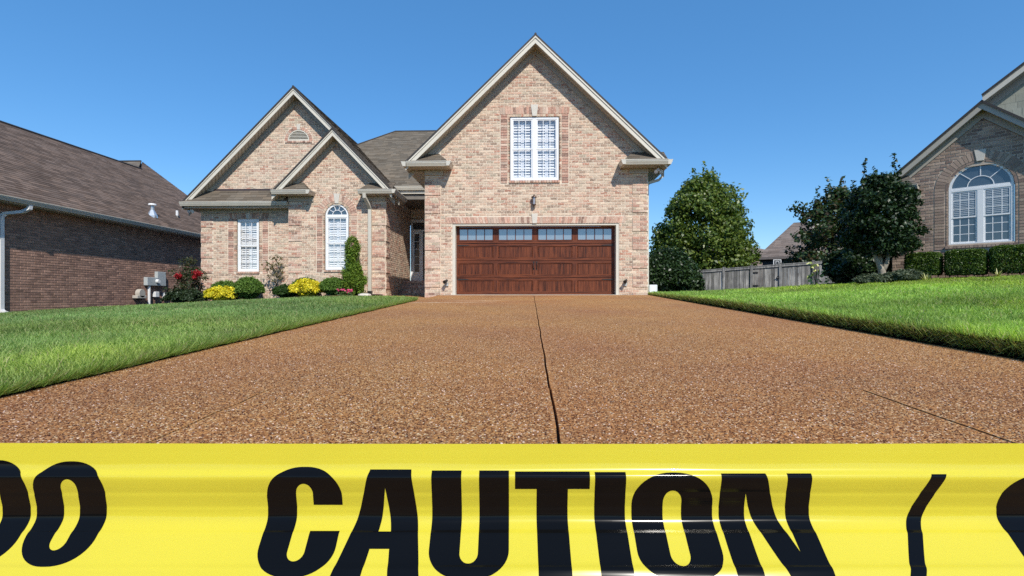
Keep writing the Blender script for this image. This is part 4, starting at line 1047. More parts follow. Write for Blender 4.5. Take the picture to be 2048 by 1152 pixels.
flood(-12.05, 18.4, 3.10, 'white twin floodlight under the eave at the far left corner'); flood(3.80, 15.6, 3.72, 'white twin floodlight under the right eave of the garage')
t = thing('utility_box', (3.78, 16.1, 0.0), 'small white box standing on grass by the right garage corner', 'utility box')
MB().wbox(3.64, 3.88, 16.0, 16.18, 0.0, 0.31).build('cover', MAT['plastic'], t, bevel=0.012)
MB().wbox(3.69, 3.83, 15.994, 16.0, 0.12, 0.26).build('front_panel', MAT['white'], t)

# ------------------------------------------------------------------ left neighbour
nb = thing('neighbour_house', (-15.3, 18, -0.6), 'dark brown brick house with a long brown shingle roof at the left', 'house')
NX = -15.3; r = random.Random(55)
NF = Fr((NX, 0, 0), (0, 1, 0), (1, 0, 0)); nbk = MB(); nps = Pieces(); nsh = Pieces()
brick_rows(nps, nbk, NF, lambda v: [(9.0, 27.3)], -0.9, 2.66, PAL_BROWN, r, bl=0.225)
soldier_row(nps, NF, 13.5, 27.3, 2.50, 2.68, PAL_BROWN, r, d=0.012)
nbk.wbox(-24, NX, 27.3, 27.32, -1, 2.7); nbk.wbox(-24, NX, 9.0, 9.02, -1, 2.7)
nbk.build('wall', MAT['dark_mortar'], nb)
nps.finish('brick', 'brickwork', MAT['dark_brick'], nb, 300)
EX, EZ, NP = -14.86, 2.80, 0.75
hz = lambda x: EZ + NP * (-(x) - 14.86)
NR = [(EX, 8.0, EZ), (EX, 27.9, EZ), (-20.8, 27.6, hz(-20.8)), (-19.8, 26.2, hz(-19.8)), (-19.8, 8.0, hz(-19.8))]
nroof = deck([NR, [(-19.8, 8, hz(-19.8) + .001), (-19.8, 26.2, hz(-19.8) + .001), (-25.0, 26.2, EZ), (-25.0, 8, EZ)]], nb, MAT['roof_edge'])
NC = (0.150, 0.108, 0.085)
shingle_plane(nsh, [(p[0], p[1], p[2] + 0.002) for p in ((EX, 12.0, EZ), NR[1], (-19.8, 27.65, hz(-19.8)), (-19.8, 12.0, hz(-19.8)))], (0, 1, 0), r, NC, tab=0.34, var=0.3)
shingle_plane(nsh, [(p[0], p[1], p[2] + 0.002) for p in ((-19.8, 27.65, hz(-19.8)), NR[2], NR[3])], (0, 1, 0), r, NC, tab=0.34, var=0.3)
BK = [(-20.8, 27.5, hz(-20.8)), (-28, 27.5, hz(-20.8)), (-28, 25.9, hz(-20.8) - 1.2), (-19.9, 25.9, hz(-20.8) - 1.2)]
deck([BK], nb, MAT['roof_edge']); shingle_plane(nsh, [(p[0], p[1], p[2] + 0.002) for p in BK], (1, 0, 0), r, (0.17, 0.145, 0.12))
deck([[(-20.9, 27.55, hz(-20.8)), (-28, 27.55, hz(-20.8)), (-28, 36, 2.8), (-21.5, 36, 2.8)]], nb, MAT['roof_edge'])
nsh.finish('shingle', 'shingles', MAT['shingle'], nb, 300)
mb = MB(); mb.tube([(-19.8, 8, hz(-19.8) + 0.02), (-19.8, 26.2, hz(-19.8) + 0.02)], 0.05, 6); mb.tube([(-20.8, 27.5, hz(-20.8) + 0.02), (-28, 27.5, hz(-20.8) + 0.02)], 0.05, 6); mb.build('ridge_cap', MAT['roof_edge'], nb)
gutter(nb, (EX - 0.02, 27.9, EZ - 0.13), (EX - 0.02, 8.0, EZ - 0.13), (1, 0, 0), MAT['gutter'])
MB().wbox(NX, EX - 0.02, 8, 27.9, EZ - 0.16, EZ - 0.11).build('eave_soffit', MAT['taupe_trim'], nb)
downspout(nb, [(EX + 0.02, 15.15, EZ - 0.12), (EX + 0.02, 15.13, EZ - 0.24), (EX - 0.10, 15.05, EZ - 0.34), (NX + 0.10, 14.75, EZ - 0.44), (NX + 0.07, 14.67, EZ - 0.55), (NX + 0.07, 14.67, -0.42), (NX + 0.13, 14.67, -0.50), (NX + 0.24, 14.67, -0.53)], (0, 1, 0), MAT['plastic'], 0.055, 0.045)
# roof vents of the neighbour
def onroof(x): return hz(x)
vp = thing('roof_vent', (-15.56, 21.2, hz(-15.56)), 'white capped flue vent standing on the left brown roof', 'roof vent')
MB().lathe((-15.56, 21.2, hz(-15.56) - 0.10), [(0.20, 0.0), (0.19, 0.10), (0.11, 0.26), (0.075, 0.33)], 12).build('flashing_cone', MAT['galv'], vp)
MB().lathe((-15.56, 21.2, hz(-15.56) + 0.22), [(0.065, 0), (0.065, 0.20)], 12).build('pipe', MAT['galv'], vp)
MB().lathe((-15.56, 21.2, hz(-15.56) + 0.42), [(0.15, 0), (0.15, 0.03), (0.13, 0.07), (0.02, 0.09)], 14).build('cap', MAT['plastic'], vp)
vp = thing('vent_pipe', (-15.95, 23.3, hz(-15.95)), 'thin white pipe on the left roof nearest the gabled house', 'vent pipe')
MB().lathe((-15.95, 23.3, hz(-15.95) - 0.03), [(0.055, 0), (0.05, 0.30)], 10).build('pipe', MAT['plastic'], vp)
MB().lathe((-15.95, 23.3, hz(-15.95) - 0.06), [(0.13, 0), (0.09, 0.10)], 10).build('boot', MAT['blackmetal'], vp)
# meters and boxes on the neighbour's wall
WB = lambda t, name, y0, y1, z0, z1, d, mat, bev=0.01: MB().wbox(NX + 0.008, NX + d, y0, y1, z0, z1).build(name, mat, t, bevel=bev)
em = thing('electric_meter', (NX, 20.9, -0.4), 'grey electric meter cabinet with white conduit on the brown brick wall', 'meter')
WB(em, 'meter_box', 20.35, 20.95, 0.42, 0.75, 0.17, MAT['greybox']); WB(em, 'panel_box', 20.96, 21.45, 0.42, 1.00, 0.15, MAT['greybox'])
MB().tube([(NX + 0.17, 20.88, 0.60), (NX + 0.27, 20.88, 0.60)], [0.085, 0.075], 14).build('meter_dial', MAT['plastic'], em)
MB().tube([(NX + 0.09, 20.55, 0.42), (NX + 0.09, 20.55, -0.55)], 0.05, 10).build('conduit', MAT['plastic'], em)
for (y, z0, z1, w_, d, lab, mt) in ((20.96, -0.05, 0.18, 0.20, 0.14, 'white cable box left of two under the electric meter', 'plastic'), (21.50, -0.10, 0.14, 0.20, 0.13, 'white cable box right of two under the electric meter', 'plastic')):
    t = thing('cable_box', (NX, y, z0), lab, 'cable box', 'white boxes under the meter'); WB(t, 'cover', y - w_ / 2 - 0.02, y + w_ / 2 + 0.02, z0, z1, d, MAT[mt], 0.02)
    MB().tube([(NX + 0.05, y, z0), (NX + 0.05, y, -0.5)], 0.012, 6).build('cable', MAT['blackmetal'], t)
t = thing('hose_reel', (NX, 20.0, -0.1), 'beige rounded reel housing on the brown wall left of the meter', 'hose reel')
WB(t, 'base_plate', 19.75, 20.25, -0.10, 0.02, 0.22, MAT['beigebox'], 0.015)
MB().tube([(NX + 0.04, 20.02, 0.10), (NX + 0.22, 20.02, 0.10)], [0.17, 0.17], 16).build('drum', MAT['beigebox'], t, bevel=0.01)
t = thing('dryer_vent', (NX, 22.1, 0.1), 'small white hooded wall vent right of the meter', 'wall vent')
MB().extrude([(0.008, 0), (0.14, -0.05), (0.14, -0.08), (0.008, -0.10)], (NX, 21.98, 0.14), (NX, 22.22, 0.14), (1, 0, 0), (0, 0, 1)).build('hood', MAT['plastic'], t)
WB(t, 'flange', 21.96, 22.24, -0.02, 0.16, 0.02, MAT['plastic'], 0.004)

# ------------------------------------------------------------------ right neighbour, turned towards the street
rh_ = thing('angled_house', (RH_O.x, RH_O.y, 0.3), 'taupe brick house with a tall arched white window at the right', 'house')
R_ = Fr(RH_O + Vector((0, 0, EYE.z)), RH_U, RH_N); r = random.Random(77)      # v is height above the eye here
rb = MB(); rps = Pieces(); rtp = Pieces(); rsh = Pieces()
RPK, RC, RS_ = 5.0, 0.86, 0.86
def r_out(v):
    if v < 3.30: return [(-1.05, 4.2)]
    h = (RPK - 0.16 - v) / RS_; return [(max(-1.05, RC - h), min(4.2, RC + h))] if h > 0.02 else []
AW = (0.17, 1.446, 1.40, 2.86); AC = (AW[0] + AW[1]) / 2; AH = (AW[1] - AW[0]) / 2
cuts = [arch_cut(AC, AH, AW[2], AW[3], AH * 0.92)]
brick_rows(None, rb, R_, wall_spans(r_out, cuts), 0.0, 4.8, PAL_TAUPE, r)
cuts += [arch_cut(AC, AH + 0.30, AW[3], AW[3], AH + 0.28), rect_cut(AW[0] - 0.30, AW[1] + 0.30, 1.30, AW[3])]
brick_rows(rps, MB(), R_, wall_spans(r_out, cuts), 0.0, 4.8, PAL_TAUPE, r)
stack_col(rps, R_, AW[0] - 0.29, AW[0] - 0.07, 1.30, AW[3], PAL_TAUPE, r, d=0.014); stack_col(rps, R_, AW[1] + 0.07, AW[1] + 0.29, 1.30, AW[3], PAL_TAUPE, r, d=0.014)
stack_col(rps, R_, AW[0] - 0.06, AW[0] - 0.005, 1.30, AW[3], PAL_TAUPE, r, d=0.009); stack_col(rps, R_, AW[1] + 0.005, AW[1] + 0.06, 1.30, AW[3], PAL_TAUPE, r, d=0.009)
arch_bricks(rps, R_, AC, AW[3], AH + 0.07, AH + 0.28, PAL_TAUPE, r, wdt=0.085, skip=0.09); arch_bricks(rps, R_, AC, AW[3], AH + 0.004, AH + 0.06, PAL_TAUPE, r, wdt=0.2, d=0.009, skip=0.05)
soldier_row(rps, R_, AW[0] - 0.06, AW[1] + 0.06, 1.32, 1.398, PAL_TAUPE, r, d=0.05)
rb.box(R_, -1.05, -1.03, 0, 3.4, -6, -0.01)
rb.build('wall', MAT['taupe_mortar'], rh_); rps.finish('brick', 'brickwork', MAT['taupe_brick'], rh_, 300)
keystone(rh_, R_, AC, AW[3] + AH + 0.03, AW[3] + AH + 0.32, 0.07, 0.12)
reveal(rh_, R_, AW[0], AW[1], AW[2], AW[3], 0.12, MAT['taupe_mortar'], arch=True)
aw = window(rh_, R_, AW[0] + 0.01, AW[1] - 0.01, AW[2] + 0.005, AW[3], units=2, arch=True, rec=0.07, shutter=False)
for (a, b) in ((AW[0] + 0.11, AC - 0.11), (AC + 0.11, AW[1] - 0.11)):
    vm_ = (AW[2] + AW[3]) / 2
    for i in range(13):
        v = vm_ + 0.06 + i * 0.045; MB().box(R_, a, b, v, v + 0.017, -0.0425, -0.0405).build('blind_slat', M('white_blind', (0.52, 0.56, 0.60), rough=0.5) if 'blind' not in MAT else MAT['blind'], aw)
        MAT.setdefault('blind', bpy.data.materials['white_blind'])
rake(rh_, R_, (-1.50, RPK - RS_ * (RC + 1.50)), (RC, RPK), (3.6, RPK - RS_ * (3.6 - RC)), over=0.27, m_f=MAT['taupe_trim'], m_s=MAT['taupe_trim'])
P4 = lambda u, v, d: tuple(R_.p(u, v, d))
deck([[P4(RC, RPK, 0.31), P4(RC, RPK, -3), P4(-1.52, RPK - RS_ * (RC + 1.52), -3), P4(-1.52, RPK - RS_ * (RC + 1.52), 0.31)], [P4(RC, RPK + .001, 0.31), P4(3.6, RPK - RS_ * (3.6 - RC), 0.31), P4(3.6, RPK - RS_ * (3.6 - RC), -3), P4(RC, RPK + .001, -3)]], rh_, MAT['roof_edge'])
RA = [P4(-1.55, 3.08, 0.40), P4(-0.42, 3.08, 0.40), P4(-0.70, 3.42, 0.0), P4(-1.55, 3.42, 0.0)]
deck([RA, [P4(-0.42, 3.08, 0.40), P4(-0.42, 3.08, 0.0), P4(-0.70, 3.42, 0.0)]], rh_, MAT['roof_edge'], 'return_roof', 0.02); shingle_plane(rsh, RA, RH_U, r, (0.15, 0.13, 0.11)); 
MB().box(R_, -1.50, -0.44, 2.88, 3.08, 0.012, 0.29).build('boxed_soffit', MAT['taupe_trim'], rh_)
MB().box(R_, -1.05, -0.40, 2.72, 2.88, 0.012, 0.05).build('frieze_board', MAT['taupe_trim'], rh_)
gutter(rh_, R_.p(-1.52, 2.94, 0.29), R_.p(-0.42, 2.94, 0.29), RH_N, MAT['taupe_trim'])
rsh.finish('shingle', 'shingles', MAT['shingle'], rh_, 300)
# the bigger shake gable behind
R2 = Fr(R_.o - RH_N * 1.0, RH_U, RH_N); sk = MB(); pkU, pkV, s2 = 4.6, 8.2, 0.735
sv = 3.6; i = 0; srnd = random.Random(4)
while sv < 8.0:
    h = (pkV - 0.25 - sv) / s2; u = max(0.95, pkU - h)
    while u < min(8, pkU + h):
        wd = srnd.uniform(0.16, 0.34); k = srnd.uniform(0.9, 1.1)
        MB_ = MB(); MB_.prism(R2, [(u, sv), (min(u + wd - 0.004, pkU + h), sv), (min(u + wd - 0.004, pkU + h), sv + 0.21), (u, sv + 0.21)], 0.004, 0.02 + srnd.uniform(0, 0.006), (k, k, k)); 
        if u < 3.4: MB_.build('shake', MAT['sidewood'], rh_)
        u += wd
    sv += 0.19
sk.prism(R2, [(0.9, 3.0), (8, 3.0), (8, pkV - 0.25 - s2 * (8 - pkU)), (pkU, pkV - 0.25), (0.9, pkV - 0.25 - s2 * (pkU - 0.9))], -0.05, 0.0); sk.build('upper_wall', MAT['sidewood'], rh_)
rake(rh_, R2, (0.80, pkV - s2 * (pkU - 0.80)), (pkU, pkV), (9, pkV - s2 * (9 - pkU)), over=0.40, m_f=MAT['trim'], m_s=MAT['taupe_trim'])
P5 = lambda u, v, d: tuple(R2.p(u, v, d))
deck([[P5(pkU, pkV, 0.44), P5(pkU, pkV, -6), P5(0.78, pkV - s2 * (pkU - 0.78), -6), P5(0.78, pkV - s2 * (pkU - 0.78), 0.44)], [P5(pkU, pkV + .001, 0.44), P5(9, pkV - s2 * (9 - pkU), 0.44), P5(9, pkV - s2 * (9 - pkU), -6), P5(pkU, pkV + .001, -6)]], rh_, MAT['roof_edge'])

# ------------------------------------------------------------------ houses far behind the fence
def far_house(name, label, x0, x1, y0, y1, ze, zr, hip, roofc, wallc, over=0.4):
    t = thing(name, ((x0 + x1) / 2, (y0 + y1) / 2, -1), label, 'house', 'houses behind the fence')
    m = MB(); m.wbox(x0, x1, y0, y1, -1.5, ze - 0.15); m.build('wall', M(name + '_wall', wallc, rough=0.9, nscale=2, namt=0.15), t)
    ym = (y0 + y1) / 2; ps = Pieces(); rr = random.Random(3)
    a, b, c, d = x0 - over, x1 + over, y0 - over, y1 + over
    FRT = [(a, c, ze), (b, c, ze), (b - hip, ym, zr), (a + hip, ym, zr)]; SID = [(a, d, ze), (a, c, ze), (a + hip, ym, zr)]
    deck([FRT, SID, [(b, c, ze), (b, d, ze), (b - hip, ym, zr)], [(b, d, ze), (a, d, ze), (a + hip, ym, zr), (b - hip, ym, zr)]], t, MAT['roof_edge'])
    shingle_plane(ps, [(p[0], p[1], p[2] + 0.003) for p in FRT], (1, 0, 0), rr, roofc, expo=0.2, tab=0.6); shingle_plane(ps, [(p[0], p[1], p[2] + 0.003) for p in SID], (0, 1, 0), rr, roofc, expo=0.2, tab=0.6)
    ps.finish('shingle', 'shingles', MAT['shingle'], t, 0)
    e = MB(); e.wbox(a, b, c - 0.02, c, ze - 0.18, ze); e.wbox(a - 0.02, a, c, d, ze - 0.18, ze); e.build('fascia', M(name + '_fascia', (0.16, 0.13, 0.11), rough=0.6), t)
    return t
fh = far_house('background_house', 'brown hip-roofed house behind the fence and dark trees', 20.5, 34.5, 37.8, 49.8, 3.15, 6.5, 2.2, (0.19, 0.15, 0.125), (0.05, 0.045, 0.045))
MB().wbox(21.6, 23.0, 37.72, 37.795, 0.2, 2.3).build('side_door', MAT['greybox'], fh)
fh.rotation_euler.z = math.radians(-30)
far_house('distant_house', 'small pale brown roof between the round tree and brown roof', 20.5, 29, 62, 74, 5.2, 6.9, 3.0, (0.25, 0.20, 0.165), (0.30, 0.22, 0.18))
# basketball goal
bx, by = 15.35, 33.0
t = thing('basketball_goal', (bx, by, -0.9), 'basketball goal with white-edged backboard just above the fence', 'basketball goal')
m = MB(); hw, v0, v1 = 0.24, 1.98, 2.32
for q in ((bx - hw, bx + hw, v0, v0 + 0.035), (bx - hw, bx + hw, v1 - 0.035, v1), (bx - hw, bx - hw + 0.035, v0 + 0.035, v1 - 0.035), (bx + hw - 0.035, bx + hw, v0 + 0.035, v1 - 0.035)): m.wbox(q[0], q[1], by - 0.02, by, q[2], q[3])
for q in ((bx - 0.1, bx + 0.1, 2.20, 2.22), (bx - 0.1, bx - 0.08, 2.06, 2.20), (bx + 0.08, bx + 0.1, 2.06, 2.20)): m.wbox(q[0], q[1], by - 0.025, by - 0.012, q[2], q[3])
m.build('backboard_frame', MAT['white'], t)
MB().wbox(bx - hw + 0.02, bx + hw - 0.02, by - 0.011, by - 0.003, v0 + 0.02, v1 - 0.02).build('backboard', M('backboard_acrylic', (0.05, 0.055, 0.06), rough=0.2), t)
m = MB(); ks = 16; m.tube([(bx + 0.13 * math.cos(6.2832 * i / ks), by - 0.18 + 0.13 * math.sin(6.2832 * i / ks), 2.0) for i in range(ks + 1)], 0.012, 6, caps=False); m.build('rim', MAT['white'], t)
MB().tube([(bx, by + 0.06, -1.0), (bx, by + 0.06, 2.1)], 0.045, 8).build('pole', MAT['greybox'], t)

# ------------------------------------------------------------------ fence and gate
fa, fb = Vector((8.95, 28.0, 0)), Vector((15.1, 24.6, 0)); fdir = (fb - fa).normalized(); fn = Vector((fdir.y, -fdir.x, 0)); 
if fn.y > 0: fn = -fn
FL = (fb - fa).length; FF = Fr(fa, fdir, fn)
ftop = lambda u: 1.36 + 0.36 * u / FL
fbot = lambda u: ftop(u) - 1.86
fence = thing('wooden_fence', (fa.x, fa.y, -0.5), 'weathered grey board fence running behind the right lawn', 'fence')
gate = thing('fence_gate', tuple(FF.p(3.2, -0.4, 0)), 'weathered board gate with black latch in the grey fence', 'gate')
posts = [0.0, 1.25, 2.55, 3.85, 5.25, FL]
rr = random.Random(8)
for i, u in enumerate(posts):
    m = MB(); k = rr.uniform(0.7, 1.05); m.box(FF, u - 0.055, u + 0.055, fbot(u) - 0.05, ftop(u) + 0.06, -0.06, 0.075, (k, k, k)); m.prism(FF, [(u - 0.07, ftop(u) + 0.06), (u + 0.07, ftop(u) + 0.06), (u + 0.05, ftop(u) + 0.10), (u - 0.05, ftop(u) + 0.10)], -0.075, 0.09, (k, k, k)); m.build('post', MAT['fence'], fence)
for a, b in zip(posts[:-1], posts[1:]):
    isg = abs(a - 2.55) < 0.01; par = gate if isg else fence
    m = MB(); u0, u1 = a + 0.06, b - 0.06
    MB().prism(FF, [(u0, ftop(u0)), (u1, ftop(u1)), (u1, ftop(u1) + 0.035), (u0, ftop(u0) + 0.035)], -0.06, 0.07).build('cap_rail', MAT['fence'], par); m.prism(FF, [(u0, ftop(u0) - 0.10), (u1, ftop(u1) - 0.10), (u1, ftop(u1) - 0.012), (u0, ftop(u0) - 0.012)], 0.028, 0.055)
    m.build('rail', MAT['fence'], par); MB().box(FF, u0, u1, 0.5, 0.58, -0.05, -0.01).build('rail', MAT['fence'], par); MB().box(FF, u0, u1, -0.2, -0.12, -0.05, -0.01).build('rail', MAT['fence'], par)
    u = u0
    while u < u1 - 0.03:
        w_ = min(0.14, u1 - u); k = rr.choice((0.55, 0.75, 0.95, 1.1, 1.3)) * rr.uniform(0.9, 1.1); m = MB(); m.box(FF, u + 0.006, u + w_ - 0.006, fbot(u), ftop(u) - 0.02 + rr.uniform(-0.01, 0.01), -0.009, 0.010 + rr.uniform(0, 0.006), (k, k * 0.99, k * 0.97)); m.build('plank', MAT['fence'], par); u += w_
m = MB(); m.box(FF, 3.70, 3.82, 0.84, 1.0, 0.03, 0.06); m.tube([FF.p(3.75, 0.92, 0.05), FF.p(3.65, 0.92, 0.09)], 0.02, 6); m.build('latch', MAT['blackmetal'], gate)
for v in (0.55, 1.2): MB().box(FF, 2.61, 2.85, v - 0.03, v + 0.03, 0.03, 0.045).build('hinge', MAT['blackmetal'], gate)
# ------------------------------------------------------------------ vegetation
def unit(n, g_):
    v = g_.normal(size=(n, 3)); return v / np.linalg.norm(v, axis=1)[:, None]
def leaf_cloud(pos, out, size, cols, g_, elong=1.7, up=0.25, flat=0.7):
    """diamond leaves at pos, facing roughly 'out'; returns vertices, quads, tints."""
    n = len(pos); nrm = out * flat + unit(n, g_) * (1 - flat) * 1.4 + np.array([0, 0, up]); nrm /= np.linalg.norm(nrm, axis=1)[:, None]
    t = np.cross(nrm, unit(n, g_)); t /= np.linalg.norm(t, axis=1)[:, None] + 1e-9; b = np.cross(nrm, t)
    s = size * g_.uniform(0.6, 1.35, (n, 1)); L_ = s * elong
    P = np.stack([pos - t * L_ * 0.5, pos + b * s * 0.5 + nrm * s * 0.12, pos + t * L_ * 0.5, pos - b * s * 0.5 + nrm * s * 0.12], 1).reshape(-1, 3)
    F_ = np.arange(n * 4).reshape(-1, 4)
    ci = g_.integers(0, len(cols), n); c = np.array(cols)[ci] * g_.uniform(0.84, 1.16, (n, 1))
    return P, F_, np.repeat(c, 4, 0)
def clumps_leaves(cl, dens, size, cols, seed, elong=1.7, up=0.25, flat=0.55, shell=0.45, drop=0.0):
    """cl: [(x, y, z, r, squash)]; leaves fill each clump, thicker near its skin."""
    g_ = np.random.default_rng(seed); PP, OO = [], []
    for (x, y, z, rad, sq) in cl:
        n = max(6, int(dens * rad * rad)); u = unit(n, g_); rr = rad * (shell + (1 - shell) * g_.uniform(0, 1, (n, 1)) ** 0.6)
        rr *= 1 + 0.18 * g_.normal(size=(n, 1)); p = u * rr; p[:, 2] *= sq
        PP.append(p + np.array([x, y, z])); OO.append(u)
    return leaf_cloud(np.concatenate(PP), np.concatenate(OO), size, cols, g_, elong, up, flat)
def crown_clumps(c, prof, n, cr, seed, rmin=0.35, lump=0.14, ax=1.0):
    """clump centres spread through a crown whose radius over height is prof [(z, r)]."""
    g_ = random.Random(seed); zs = [p[0] for p in prof]; rs = [p[1] for p in prof]; out = []
    ph = [g_.uniform(0, 6.28) for _ in range(6)]
    tries = 0
    while len(out) < n and tries < n * 40:
        tries += 1
        z = g_.uniform(zs[0], zs[-1]); R = float(np.interp(z, zs, rs))
        if g_.random() > (R / max(rs)) ** 1.2: continue
        a = g_.uniform(0, 6.283); R *= 1 + lump * (math.sin(3 * a + ph[0] + z * 1.1) + math.sin(5 * a + ph[1] - z * 1.7) * 0.6)
        q = g_.uniform(cr * 0.7, cr * 1.3); q = min(q, max(0.12, R * 0.6)); k = math.sqrt(g_.uniform(rmin ** 2, 1))
        rr = max(0, R - q * 0.75) * k
        out.append((c[0] + rr * math.cos(a) * ax, c[1] + rr * math.sin(a), c[2] + z, q, g_.uniform(0.7, 0.95)))
    return out
def trunk_limbs(name, parent, base, h, r0, limbs, seed, lean=(0, 0), mat=None, tint=(1, 1, 1)):
    g_ = random.Random(seed); b = Vector(base); m = MB()
    pts = [b + Vector((lean[0] * t + 0.03 * h * math.sin(3 * t + seed) * t, lean[1] * t, h * t)) for t in (0, 0.06, 0.2, 0.4, 0.6, 0.8, 1.0)]
    m.tube(pts, [r0 * 1.35, r0 * 1.05, r0 * 0.95, r0 * 0.8, r0 * 0.62, r0 * 0.42, r0 * 0.2], 9, tint)
    for _ in range(limbs):
        t = g_.uniform(0.3, 0.9); s = b + Vector((lean[0] * t, lean[1] * t, h * t)); a = g_.uniform(0, 6.283); L_ = h * g_.uniform(0.25, 0.5) * (1.1 - 0.5 * t)
        e = s + Vector((math.cos(a) * L_, math.sin(a) * L_, L_ * g_.uniform(0.5, 1.1))); md = (s + e) / 2 + Vector((0, 0, -0.06 * L_))
        q = r0 * (1 - t) * 0.6 + 0.006; m.tube([s, md, e], [q, q * 0.7, q * 0.3], 6, tint)
    return m.build(name, mat or MAT['bark'], parent, smooth=True)
def tree(name, label, base, prof, n, cr, dens, leaf, cols, seed, trunk_h, trunk_r, limbs, sprigs=(), mat='leaf', up=0.25, cat='tree', group=None, ax=1.0, elong=1.7, rmin=0.35, lump=0.14):
    t = thing(name, base, label, cat, group)
    trunk_limbs('trunk', t, base, trunk_h, trunk_r, limbs, seed)
    cl = crown_clumps(base, prof, n, cr, seed, rmin, lump, ax)
    for (dx, dy, z0, z1, q) in sprigs:                       # thin shoots that break the outline
        k = max(2, int((z1 - z0) / (q * 0.9)))
        for i in range(k + 1): cl.append((base[0] + dx + 0.03 * math.sin(i * 2.1), base[1] + dy, base[2] + z0 + (z1 - z0) * i / k, q * (1 - 0.55 * i / k), 1.3))
    P, F_, C_ = clumps_leaves(cl, dens, leaf, cols, seed + 1, elong, up)
    np_mesh('crown', P, F_, MAT[mat], t, C_)
    return t
def shrub(name, label, c, rx, ry, h, n, leaf, cols, seed, mat='needle', elong=2.4, group=None, lump=0.10, cat='shrub', base_z=None, up=0.5, inner=0.78):
    """rounded shrub: short stems, a twiggy inner mass and a skin of small leaves."""
    t = thing(name, c, label, cat, group); g_ = np.random.default_rng(seed); q = random.Random(seed)
    u = unit(n, g_); u[:, 2] = np.abs(u[:, 2]) * 1.0 - 0.25 * g_.uniform(0, 1, n); u /= np.linalg.norm(u, axis=1)[:, None]
    ph = g_.uniform(0, 6.28, 4); az = np.arctan2(u[:, 1], u[:, 0])
    k = 1 + lump * (np.sin(4 * az + ph[0] + 3 * u[:, 2]) + 0.7 * np.sin(7 * az + ph[1] - 5 * u[:, 2])) + 0.05 * g_.normal(size=n)
    rad = k * (0.72 + 0.28 * g_.uniform(0, 1, n) ** 0.5); cz = h * 0.42
    pos = np.stack([c[0] + u[:, 0] * rx * rad, c[1] + u[:, 1] * ry * rad, c[2] + cz + u[:, 2] * np.where(u[:, 2] > 0, h - cz, cz) * rad], 1)
    P, F_, C_ = leaf_cloud(pos, u, leaf, cols, g_, elong, up, 0.35)
    # inner leaves fill the middle
    ni = n // 2; ui = unit(ni, g_); ri = inner * g_.uniform(0.5, 1, ni); pi_ = np.stack([c[0] + ui[:, 0] * rx * ri, c[1] + ui[:, 1] * ry * ri, c[2] + cz + ui[:, 2] * np.where(ui[:, 2] > 0, h - cz, cz) * ri], 1)
    P2, F2, C2 = leaf_cloud(pi_, ui, leaf * 2.2, cols, g_, 1.4, up, 0.6)
    np_mesh('foliage', np.concatenate([P, P2]), np.concatenate([F_, F2 + len(P)]), MAT[mat], t, np.concatenate([C_, C2]))
    m = MB()
    for i in range(4):
        a = q.uniform(0, 6.28); m.tube([(c[0] + 0.03 * math.cos(a), c[1] + 0.03 * math.sin(a), c[2] - 0.03), (c[0] + 0.4 * rx * math.cos(a), c[1] + 0.4 * ry * math.sin(a), c[2] + 0.5 * h)], [0.012, 0.006], 5)
    m.build('stems', MAT['bark'], t); tag(t.children[-1], kind='stuff')
    return t
gz = lambda x, y: float(bed_z(np.array(x), np.array(y)))
gr = lambda x, y: float(zright(np.array(x), np.array(y)))
GREEN = [(0.105, 0.19, 0.03), (0.075, 0.15, 0.024), (0.145, 0.24, 0.04)]
GOLD = [(0.80, 0.68, 0.03), (0.72, 0.60, 0.025), (0.86, 0.74, 0.07), (0.42, 0.42, 0.03)]
GB = 'rounded green shrubs in the left bed'; GO = 'bright yellow shrubs in the left bed'
shrub('green_shrub', 'low green shrub behind the left yellow shrub', (-10.70, 18.15, gz(-10.70, 18.15)), 0.50, 0.45, 0.72, 9000, 0.030, GREEN, 31, group=GB)
shrub('gold_shrub', 'bright yellow shrub nearest the brown brick house', (-10.42, 17.45, gz(-10.42, 17.45)), 0.43, 0.38, 0.47, 5200, 0.042, GOLD, 32, group=GO, lump=0.2)
shrub('green_shrub', 'round clipped green shrub between yellow shrub and bare sapling', (-9.72, 17.9, gz(-9.72, 17.9)), 0.49, 0.46, 0.80, 12000, 0.030, GREEN, 33, group=GB, lump=0.05)
shrub('green_shrub', 'small dark green shrub left of the second yellow shrub', (-8.25, 17.55, gz(-8.25, 17.55)), 0.38, 0.36, 0.44, 6500, 0.032, [(0.03, 0.07, 0.013), (0.045, 0.09, 0.018)], 34, group=GB, lump=0.12)
shrub('green_shrub', 'green shrub peeking out behind the second yellow shrub', (-7.75, 17.95, gz(-7.75, 17.95)), 0.50, 0.35, 0.66, 9000, 0.030, GREEN, 35, group=GB)
shrub('gold_shrub', 'bright yellow shrub below the arched window', (-7.45, 17.4, gz(-7.45, 17.4)), 0.45, 0.40, 0.54, 5600, 0.042, GOLD, 36, group=GO, lump=0.22)
shrub('green_shrub', 'green domed shrub beside the tall arborvitae', (-6.62, 17.6, gz(-6.62, 17.6)), 0.47, 0.42, 0.62, 11000, 0.030, GREEN, 37, group=GB, lump=0.05)
